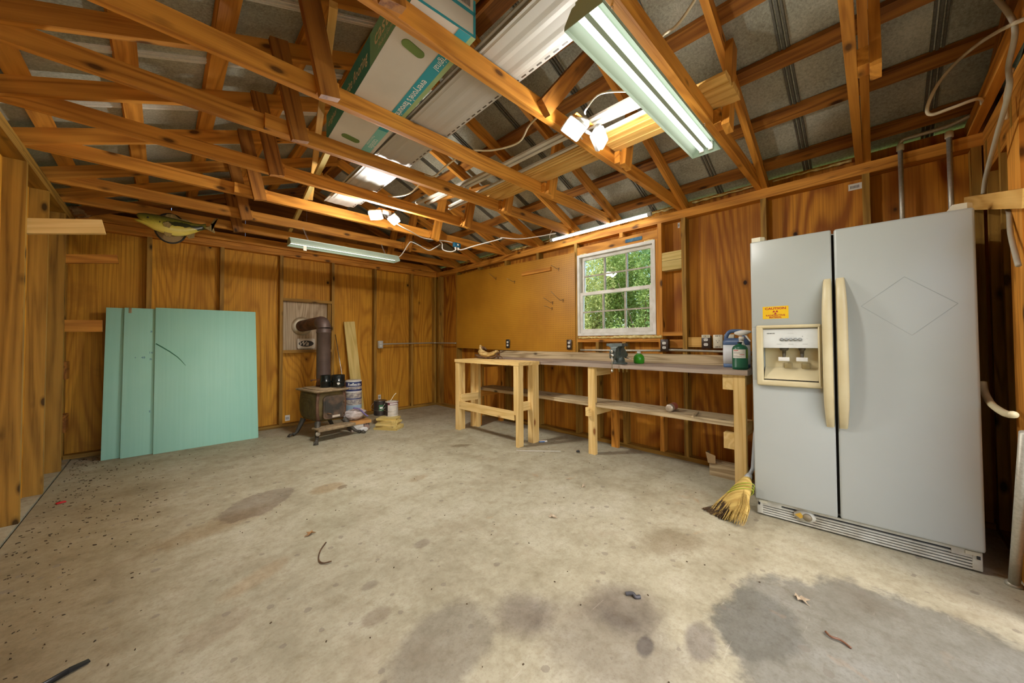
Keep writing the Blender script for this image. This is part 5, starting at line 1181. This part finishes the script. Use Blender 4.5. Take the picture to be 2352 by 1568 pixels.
# ================================================================== litter on the floor
LEAF = pm('dry_leaf', (.36, .20, .07), (.22, .11, .04), 30, .8); LEAFP = pm('pale_leaf', (.52, .43, .30), (.36, .28, .18), 30, .8)
def leaf(x, y, s, a, mat, label, seed):
    r_ = random.Random(seed); n = 11; out = []
    for k in range(n):
        t = 2*math.pi*k/n; r = s*(.55+.45*r_.random())*(1.0 if k % 2 else .55); out.append((r*math.cos(t), r*.6*math.sin(t), .004+.012*r_.random()))
    m = MB(); m.add([(0, 0, .006)]+out, [(0, k+1, (k+1) % n+1) for k in range(n)]); m.add([(0, 0, .0045)]+[(p[0], p[1], p[2]-.0015) for p in out], [(0, (k+1) % n+1, k+1) for k in range(n)])
    m.tube([(0, 0, .005), (-s*.9, s*.1, .004)], .0012, 4)
    tag(m.build('dry_leaf', mat, None, bs_frame(x, y, 0, a)), label, 'leaf')
leaf(.615, 2.29, .045, .6, LEAF, 'brown dry leaf on the concrete above the curled twig', 1); leaf(1.938, .238, .045, 1.0, LEAFP, 'pale crumpled leaf on the dark damp patch', 2)
leaf(1.745, 1.43, .04, 2.0, LEAFP, 'grey crumpled leaf in the middle of the floor', 3); leaf(2.28, 1.56, .03, .3, LEAFP, 'small grey leaf near the bench leg', 5)
def curl(pts, r, mat, name, label, cat): tag(MB().tube(smoothpath(pts, 5), r, 6).build(name, mat), label, cat)
curl([(.648, 2.125, .006), (.600, 2.06, .006), (.572, 1.985, .005), (.578, 1.94, .005), (.612, 1.922, .007)], .0034, BARK, 'twig', 'dark curled twig lying on the open floor', 'twig')
curl([(1.785, .148, .006), (1.762, .132, .010), (1.770, .105, .008), (1.757, .078, .004)], .004, pm('rust_strip', (.20, .09, .045)), 'bark_strip', 'thin rusty-brown bark strip on the damp patch', 'bark')
curl([(2.56, 2.55, .004), (2.58, 2.50, .004), (2.84, 2.21, .004)], .003, WHITE, 'plastic_straw', 'thin white straw on the floor in front of the stand', 'straw')
curl([(1.62, -.02, .004), (1.65, -.06, .004)], .003, LEAFP, 'wood_sliver', 'short pale sliver on the damp patch near the camera', 'sliver')
tag(MB().rbox((-.022, .022), (-.014, .014), (0, .010), .003, 1).build('bottle_cap', pm('red_plastic', (.55, .01, .015), None, 10, .4), None, bs_frame(-.494, 3.96, 0, .4)), 'small red plastic cap on the floor by the left wall', 'cap')
pk = thing('packet', 'small white and blue packet on the floor beside the stand', 'packet', (2.985, 2.565, 0)); M = bs_frame(2.985, 2.565, 0, -.7)
MB().rbox((-.045, .045), (-.02, .02), (.0, .016), .004, 1).build('wrapper', WHITE, pk, M); MB().box((-.046, .015), (-.0212, .0212), (.0, .0105)).build('blue_print', pm('packet_blue', (.02, .14, .42)), pk, M)
curl([(2.915, 2.075, .012), (2.93, 2.06, .020), (2.945, 2.065, .010), (2.955, 2.09, .008)], .009, BLACK, 'rubber_scrap', 'small black rubber scrap on the floor by the bench leg', 'scrap')
curl([(1.440, .775, .006), (1.455, .75, .012), (1.452, .735, .006), (1.468, .722, .006)], .008, pm('charcoal_scrap', (.06, .06, .065)), 'dark_scrap', 'crumpled charcoal-grey scrap between the floor stains', 'scrap')
tl_ = thing('pry_tool', 'black flat-tipped tool lying at the lower left of the floor', 'tool', (-.25, 1.89, 0))
MB().tube([(-.36, 1.835, .010), (-.215, 1.905, .010)], .009, 8).build('shaft', BLACK, tl_); MB().loft([[(-.215, 1.897, .004), (-.215, 1.913, .004), (-.215, 1.913, .016), (-.215, 1.897, .016)], [(-.168, 1.916, .003), (-.174, 1.932, .003), (-.174, 1.932, .008), (-.168, 1.916, .008)]], smooth=False).build('tip', BLACK, tl_)
CHIP = pm('bark_chips', (.10, .065, .03), (.04, .026, .012), 30, .95); ch_ = MB()
for _ in range(560):
    y = 5.3-3.9*rnd.random()**1.5; x = -.60+abs(rnd.gauss(0, .28))*(1.0 if y > 3 else .8)+.02
    if x > 1.2 or (y > 4.9 and x > -.42): continue
    L = rnd.uniform(.004, .020)*(1 if y > 3 else .6); a = rnd.uniform(0, 3.1)+.8; M = bs_frame(x, y, 0, a); w = L*rnd.uniform(.25, .6)
    q = rnd.uniform(.3, .9); ch_.prism([(-L/2, -w*.2), (-L*.1, -w/2), (L/2, -w*.3*q), (L*.4*q, w*.4), (-L*.2, w/2*q)], 0, rnd.uniform(.001, .005), 0, M)
for _ in range(170):
    x = rnd.uniform(.2, 3.2); y = rnd.uniform(.3, 5.2); L = rnd.uniform(.003, .008); w = L*.6
    if x > 2.5 and y < .6: continue
    ch_.box((-L/2, L/2), (-w/2, w/2), (.0, .003), 0, bs_frame(x, y, 0, rnd.uniform(0, 3)))
o = ch_.build('floor_litter', CHIP, None, Matrix.Identity(4)); o['kind'] = 'stuff'; tag(o, 'dark bark chips and crumbs scattered along the left of the floor', 'debris')
# ================================================================== shrubs seen through the window
def leafmat(name, c1, c2):
    m, t, p = nt(name); v, rn = coords(t); n = noise(t, v, 3.5, 4, .7); n2 = noise(t, v, 23, 2)
    f = mth(t, 'ADD', mth(t, 'MULTIPLY', n, .6), mth(t, 'MULTIPLY', n2, .4))
    c = ramp(t, f, [(.36, c2), (.62, c1)]); lk(t, c, p.inputs['Base Color']); p.inputs['Roughness'].default_value = .55
    o_ = t.nodes['Material Output']; tr = nd(t, 'BsdfTranslucent'); lk(t, c, tr.inputs[0]); mx = nd(t, 'MixShader'); mx.inputs[0].default_value = .5
    lk(t, p.outputs[0], mx.inputs[1]); lk(t, tr.outputs[0], mx.inputs[2]); lk(t, mx.outputs[0], o_.inputs[0]); return m
LG1 = leafmat('leaf_green', (.50, .62, .22), (.26, .38, .11)); LG2 = leafmat('leaf_yellow_green', (.70, .70, .32), (.42, .48, .17)); LG3 = leafmat('leaf_deep_green', (.34, .52, .20), (.16, .29, .09))
def shrub(x, y, rx, ry, h, nleaf, mat, label, seed, size=.042):
    r_ = random.Random(seed); t_ = thing('shrub', label, 'shrub', (x, y, -.1), group='shrubs outside the window')
    st = MB()
    for k in range(7):
        a = r_.uniform(0, 6.28); e = V((x+rx*.6*math.cos(a), y+ry*.6*math.sin(a), h*r_.uniform(.5, .9)))
        st.tube(smoothpath([(x+.1*math.cos(a), y+.1*math.sin(a), -.12), (x+rx*.25*math.cos(a), y+ry*.25*math.sin(a), h*.35), e], 4), [.03-.0025*q for q in range(9)], 5)
    so = st.build('branches', pm('shrub_bark', (.20, .15, .09), (.12, .09, .05), 20, .9), t_); so['kind'] = 'stuff'
    lf = MB(); blobs = [(r_.uniform(-.75, .75), r_.uniform(-.75, .75), r_.uniform(.08, .92), r_.uniform(.22, .45)) for _ in range(26)]
    for _ in range(nleaf):
        bx_, by, bz, br_ = r_.choice(blobs); d = V((r_.gauss(0, 1), r_.gauss(0, 1), r_.gauss(0, 1))).normalized()*br_*(r_.random()**.35)
        c = V((x+rx*(bx_+d.x), y+ry*(by+d.y), h*(bz+d.z*.7)))
        if c.z < -.05: continue
        n = (d+V((r_.gauss(0, .6), r_.gauss(0, .6), r_.gauss(.4, .6)))).normalized(); a = n.orthogonal().normalized(); b = n.cross(a)
        t = r_.uniform(0, 6.28); a, b = a*math.cos(t)+b*math.sin(t), b*math.cos(t)-a*math.sin(t); s = size*r_.uniform(.6, 1.3)
        lf.add([c-a*s, c+b*s*.42+a*s*.1, c+a*s, c-b*s*.42+a*s*.1], [(0, 1, 2, 3)])
    lo = lf.build('foliage', mat, t_); lo['kind'] = 'stuff'
shrub(8.6, 6.0, 1.3, 1.3, 3.4, 30000, LG2, 'yellow-green shrub outside, behind the left window panes', 1)
shrub(9.0, 4.2, 1.4, 1.3, 3.9, 30000, LG1, 'mid green shrub outside, behind the middle window panes', 2)
shrub(8.4, 2.7, 1.2, 1.2, 4.2, 26000, LG3, 'deep green shrub outside, behind the right window panes', 3)
shrub(11.5, 5.4, 2.2, 3.4, 6.5, 26000, LG3, 'tall dark tree filling the view behind the shrubs', 4, .08)
shrub(7.2, 4.5, .6, 1.4, 1.25, 7000, LG2, 'low pale shrub outside, nearest the window sill', 5, .035)
shrub(11.5, 9.6, 2.0, 2.4, 5.5, 7000, LG1, 'green tree further left beyond the window', 6, .11)
RD = pm('pale_reed', (.62, .58, .44), (.44, .40, .24), 10, .8); rd_ = MB()
for _ in range(110):
    x = 6.4+rnd.uniform(-.25, .25); y = rnd.uniform(3.1, 5.2); h = rnd.uniform(.75, 1.28)
    rd_.tube([(x, y, -.1), (x+rnd.uniform(-.03, .03), y+rnd.uniform(-.03, .03), h*.6), (x+rnd.uniform(-.08, .08), y+rnd.uniform(-.08, .08), h)], [.005, .006, .012], 4)
o = rd_.build('reed_clump', RD); o['kind'] = 'stuff'; tag(o, 'clump of pale dry reeds outside below the shrubs', 'reeds')
